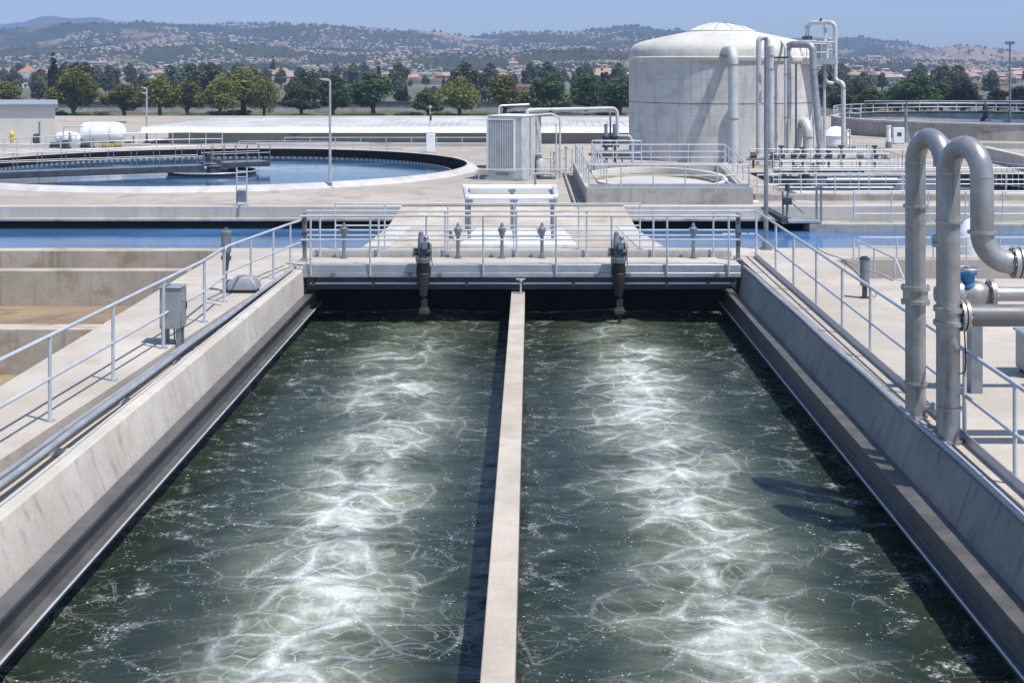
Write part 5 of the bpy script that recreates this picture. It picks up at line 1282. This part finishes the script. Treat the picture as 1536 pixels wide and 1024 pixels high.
def hillz(px, f, tab, y0, y1, base, amp, seed):
    Y = y0+(y1-y0)*f
    zt = ZA(interp(tab, px), y1); X = XA(px, Y)
    s = f**.85
    z = base + (zt-base)*s
    n = noise.fractal(Vector((X*.0035, Y*.0035, seed)), 1.0, 2.0, 5)
    rg = 1-abs(noise.noise(Vector((X*.0016+3, Y*.0010, seed+5))))*2
    env = math.sin(PI*min(1,max(0,f)))**.8
    z += (n*.9 + (rg-.5)*.8)*amp*env + n*amp*.10*f
    return X, Y, z
HS = {}
def hill(name, tab, y0, y1, base, amp, seed, mat, nx=260, ny=60):
    mb = MB()
    for j in range(ny+1):
        for i in range(nx+1):
            px = -300+2160*i/nx; mb.v.append(hillz(px, j/ny, tab, y0, y1, base, amp, seed))
    back = []
    for i in range(nx+1):
        x, y, z = mb.v[ny*(nx+1)+i]; mb.v.append((x*1.1, y+ (y1-y0)*.5, base-20))
    for j in range(ny+1):
        for i in range(nx):
            a = j*(nx+1)+i; mb.f.append((a,a+1,a+nx+2,a+nx+1)); mb.m.append(0)
    struct(name, mb, mat, angle=180, recalc=False)
def hillmat(name, dark, mid, tan, k):
    t = NT(name); p = t.pos(); q = t.map(p, (1,.55,1.6))
    a = t.noise(q, .006*k, 6, .6); b = t.noise(q, .035*k, 6, .7); c = t.noise(t.map(p,(1,.5,1),(90,20,5)), .0045*k, 5, .55)
    col = t.mix(t.smooth(a,.40,.58), dark, mid)
    dry = t.math('MULTIPLY', t.smooth(c,.52,.60), t.smooth(b,.36,.55,.35,1))
    col = t.mix(t.math('MULTIPLY',dry,.9), col, tan)
    col = t.mix(t.smooth(b,.52,.66,0,.85), col, dark)
    t.bump(b, .8, 6); return t.fin(col, .95, spec=.1)
M['hill'] = hillmat('scrub_hills', (.022,.032,.018), (.045,.052,.03), (.36,.26,.17), 1)
M['hill2'] = hillmat('near_scrub_hills', (.024,.034,.02), (.055,.06,.036), (.34,.25,.165), 1.6)
M['hill3'] = hillmat('far_mountain', (.028,.036,.022), (.04,.048,.03), (.07,.065,.04), .6)
hill('far_mountain', FAR, 3300, 4300, -3, 14, 2, M['hill3'], 200, 24)
hill('hills', SKY, 1250, 2900, -3, 26, 9, M['hill'])
hill('foothills', MID, 720, 1500, -3.2, 9, 21, M['hill2'])
# houses
HM = []
def house_mesh(seed):
    rng = random.Random(seed); w, d, h = rng.uniform(7,12), rng.uniform(6,9), rng.uniform(2.8,5.4); rh = rng.uniform(1.2,2.4)
    mb = MB(); mb.box(-w/2,w/2,-d/2,d/2,-2,h,0)
    e = .5; mb.add([(-w/2-e,-d/2-e,h),(w/2+e,-d/2-e,h),(w/2+e,d/2+e,h),(-w/2-e,d/2+e,h),(-w/2+1.2,0,h+rh),(w/2-1.2,0,h+rh)],[(0,1,5,4),(2,3,4,5),(1,2,5),(3,0,4),(0,3,2,1)],1)
    for k in range(3):
        x = -w/2+w*(k+.5)/3; mb.box(x-.6,x+.6,-d/2-.05,-d/2-.005,1.0,2.3,2)
    wall = [plain('house_wall_%d'%seed, c, .85, 0, .05, .1) for c in [rng.choice([(.44,.40,.34),(.50,.47,.43),(.36,.31,.26),(.42,.39,.36),(.35,.29,.24)])]][0]
    roof = plain('house_roof_%d'%seed, rng.choice([(.34,.22,.17),(.40,.28,.22),(.28,.25,.24),(.42,.36,.32),(.25,.22,.20)]), .9, 0, .15, .2)
    return mesh_of('house', mb, [wall, roof, M['glass']], smooth=False)
for s in range(10): HM.append(house_mesh(s))
rs = random.Random(3); cnt = 0
spots = []
def density(px, f, seed): return noise.noise(Vector((px*.009, f*5, seed)))
tries = 0
while len(spots) < 290 and tries < 9000:
    tries += 1; px = rs.uniform(-20,1560)
    if 955 < px < 1205: continue
    u = rs.random()
    if u < .30:
        Y = rs.uniform(480,720); z = -3; X = XA(px,Y); sc = rs.uniform(.5,.8)
    elif u < .72:
        f = rs.random()**1.2*.85
        if density(px,f,3) < .05: continue
        X, Y, z = hillz(px,f,MID,720,1500,-3.2,9,21); sc = rs.uniform(.35,.6)
    else:
        f = rs.uniform(.02,.55)
        if density(px,f,8) < .1: continue
        X, Y, z = hillz(px,f,SKY,1250,2900,-3,26,9); sc = rs.uniform(.5,.8)
    spots.append((X,Y,z,sc))
for i,(X,Y,z,sc) in enumerate(spots):
    o = bpy.data.objects.new('house', HM[i % 10]); COL.objects.link(o); o.location = (X,Y,z); o.scale = (sc,)*3; o.rotation_euler.z = rs.choice([0,.3,-.3,.8,-.7,1.5])
    tagit(o, 'small pale house of the hazy hillside town', 'house', 'houses of the hillside town')
# remaining far-off roofs, walls and scrub, each read as one mass
def scatter_mass(n, seed, make, tabs):
    rng = random.Random(seed); mb = MB()
    while n > 0:
        px = rng.uniform(-120,1660); tb = rng.choice(tabs); f = rng.uniform(.0, tb[-1])
        if tb[0] is not None:
            if density(px, f, tb[6]) < tb[7]: continue
            X, Y, z = hillz(px, f, *tb[:6])
        else: Y = rng.uniform(300,760); X = XA(px,Y); z = -3
        make(rng, mb, X, Y, z); n -= 1
    return mb
T1 = (MID,720,1500,-3.2,9,21, 3,.02, .95); T2 = (SKY,1250,2900,-3,26,9, 8,.06, .75); T2b = (SKY,1250,2900,-3,26,9, 8,-.5, .99); T1b = (MID,720,1500,-3.2,9,21, 3,-.6,.99)
def far_house(rng, mb, X, Y, z):
    s = Y/1500; k = Y/1500*rng.uniform(.28,.62); w, d, h = 6*k*rng.uniform(.6,1.4), 5*k, 2.6*k*rng.uniform(.7,1.3); a = rng.uniform(0,PI); mi = rng.choice([0,0,1,1,2])
    mb.obox((X,Y,z+h/2-1),(w,d,h+2),a,mi)
    q = len(mb.v)-4; apex = (X,Y,z+h+k*rng.uniform(.7,1.6)); mb.add([mb.v[q],mb.v[q+1],mb.v[q+2],mb.v[q+3],apex],[(0,1,4),(1,2,4),(2,3,4),(3,0,4)],rng.choice([3,3,4,5]))
fh = [plain('far_wall_a',(.36,.32,.27),.9), plain('far_wall_b',(.31,.26,.21),.9), plain('far_wall_c',(.46,.43,.40),.9), plain('far_roof_a',(.36,.25,.20),.9), plain('far_roof_b',(.30,.27,.26),.9), plain('far_roof_c',(.48,.40,.35),.9)]
single('town', scatter_mass(7500, 17, far_house, [T1,T1,T2,T2]), fh, 'far-off town of pale houses scattered over the hills', 'town', kind='stuff', smooth=False)
def far_bush(rng, mb, X, Y, z):
    r = rng.uniform(.5,1.5)*Y/1000; n = 5; vs = [(X,Y,z+r*rng.uniform(1.0,1.7))]
    for ring, (rr, zz) in enumerate(((.85,.75),(1.0,.1))):
        for k in range(n):
            a = 2*PI*k/n+ring*.6; q = r*rr*rng.uniform(.75,1.25); vs.append((X+q*math.cos(a),Y+q*math.sin(a),z+r*zz*rng.uniform(.8,1.2)-.5))
    fs = [(0,1+k,1+(k+1)%n) for k in range(n)]
    for k in range(n):
        l = (k+1)%n; fs += [(1+k,6+k,6+l,1+l)]
    mb.add(vs, fs, 0 if rng.random() < .6 else 1)
bush = [plain('far_scrub_a',(.030,.040,.022),.95,0,.3,.05), plain('far_scrub_b',(.045,.055,.03),.95,0,.3,.05)]
single('scrub', scatter_mass(16000, 23, far_bush, [T1b,T1b,T2b,T2b,T2b]), bush, 'dark scrub and far trees covering the hills', 'scrub', kind='stuff', smooth=False)

# larger buildings of the town
def building(px0, px1, top, base_z, Y, label, name='town_building', mat='cream', wins=(0,0), roof='kerb', step=None):
    x0, x1 = XA(px0,Y), XA(px1,Y); zt = ZA(top,Y); d = (x1-x0)*.6
    t = thing(name, label, 'building', ((x0+x1)/2, Y+d/2, base_z))
    part('wall', MB().box(x0,x1,Y,Y+d,base_z-1,zt), M[mat], t)
    part('roof', MB().box(x0-.4,x1+.4,Y-.4,Y+d+.4,zt+.01,zt+.7), M[roof], t)
    nw, nf = wins
    for j in range(nf):
        for i in range(nw):
            cx = x0+(x1-x0)*(i+.5)/nw; zc = base_z+(zt-base_z)*(j+.55)/nf
            ww = (x1-x0)/nw*.28; hh = (zt-base_z)/nf*.28
            part('window', MB().box(cx-ww,cx+ww,Y-.12,Y-.01,zc-hh,zc+hh), M['glass'], t)
    if step:
        a, b, tp = step; part('penthouse', MB().box(XA(a,Y),XA(b,Y),Y+1,Y+d-1,zt+.72,ZA(tp,Y)), M[mat], t)
    return t
t = building(28,56,118,-3,430,'white church-like building with red pyramid spire, far left','chapel','white',(4,2),'kerb')
xc = XA(38,432); zc = ZA(118,432)
part('tower', MB().box(xc-2.2,xc+2.2,432,436.4,zc+.72,ZA(109,432)), M['white'], t)
zt = ZA(109,432)
part('spire', MB().add([(xc-2.6,431.6,zt),(xc+2.6,431.6,zt),(xc+2.6,436.8,zt),(xc-2.6,436.8,zt),(xc,434.2,ZA(98,432))],[(0,1,4),(1,2,4),(2,3,4),(3,0,4),(0,3,2,1)]), M['terracotta'], t, smooth=False)
building(592,645,112,-3,520,'beige warehouse with stepped flat roof above the small mid green tree','warehouse','cream',(0,0),'kerb',(640,644,109))
building(668,742,114,-3,560,'long beige warehouse right of the stepped one','warehouse','cream',(0,0),'kerb',(685,692,110))
building(598,668,122,-3,470,'low terracotta-roofed shed before the beige warehouses','shed','cream',(0,0),'terracotta')
building(1466,1512,127,-3,480,'cream apartment block left of the floodlight mast top','apartment_block','cream',(5,3),'terracotta')
building(1500,1545,121,-3,540,'white apartment block behind the floodlight mast','apartment_block','white',(5,4),'terracotta',(1502,1512,117))
building(215,245,134,-3,360,'low white house between the trees by the two-headed lamp post','low_house','white',(3,1),'terracotta')
building(775,800,131,-3,380,'low pink-roofed house between the olive trees and the overhead pipe','low_house','cream',(3,1),'terracotta')
# ---------------------------------------------------------------- haze
hz = MB().box(-3600,3600,-60,4900,-30,300)
o = single('haze', hz, None, 'pale blue air haze over the whole site', 'haze', kind='stuff', smooth=False)
hm = bpy.data.materials.new('haze_air'); hm.use_nodes = True; ht = hm.node_tree
for n in list(ht.nodes):
    if n.type != 'OUTPUT_MATERIAL': ht.nodes.remove(n)
pv = ht.nodes.new('ShaderNodeVolumePrincipled'); pv.inputs['Color'].default_value = (.47,.65,1,1); pv.inputs['Density'].default_value = HAZE; pv.inputs['Anisotropy'].default_value = .0
ht.links.new(pv.outputs[0], ht.nodes['Material Output'].inputs['Volume'])
o.data.materials.clear(); o.data.materials.append(hm)
# ---------------------------------------------------------------- sun, sky, camera
S = Vector((.345,-.26,.90)).normalized()
l = bpy.data.lights.new('sun','SUN'); l.energy = SUN; l.angle = math.radians(.5); l.color = (1,.945,.86)
so = bpy.data.objects.new('sun', l); COL.objects.link(so); so.rotation_euler = S.to_track_quat('Z','Y').to_euler(); so.location = (0,0,50)
w = bpy.data.worlds.new('World'); scene.world = w; w.use_nodes = True
wt = w.node_tree; bg = wt.nodes['Background']; sky = wt.nodes.new('ShaderNodeTexSky'); sky.sky_type = 'NISHITA'; sky.sun_disc = False
sky.sun_elevation = math.asin(S.z); sky.sun_rotation = math.atan2(S.x, S.y); sky.altitude = 0; sky.air_density = 1.0; sky.dust_density = DUST; sky.ozone_density = OZONE
wt.links.new(sky.outputs[0], bg.inputs[0]); bg.inputs[1].default_value = SKYS
cam = bpy.data.cameras.new('camera'); co = bpy.data.objects.new('camera', cam); COL.objects.link(co)
co.location = (0,0,EYE); co.rotation_euler = (PI/2,0,0)
cam.sensor_fit = 'HORIZONTAL'; cam.sensor_width = 36; cam.lens = 36*FOC/1536; cam.clip_start = .1; cam.clip_end = 20000
cam.shift_x = (768-CX)/1536; cam.shift_y = -(512-HY)/1536
scene.camera = co
vs = scene.view_settings; vs.view_transform = 'Standard'; vs.look = 'None'; vs.exposure = EXPO; vs.gamma = 1; vs.use_curve_mapping = False
scene.cycles.use_denoising = True
scene.cycles.max_bounces = 6; scene.cycles.volume_bounces = 0
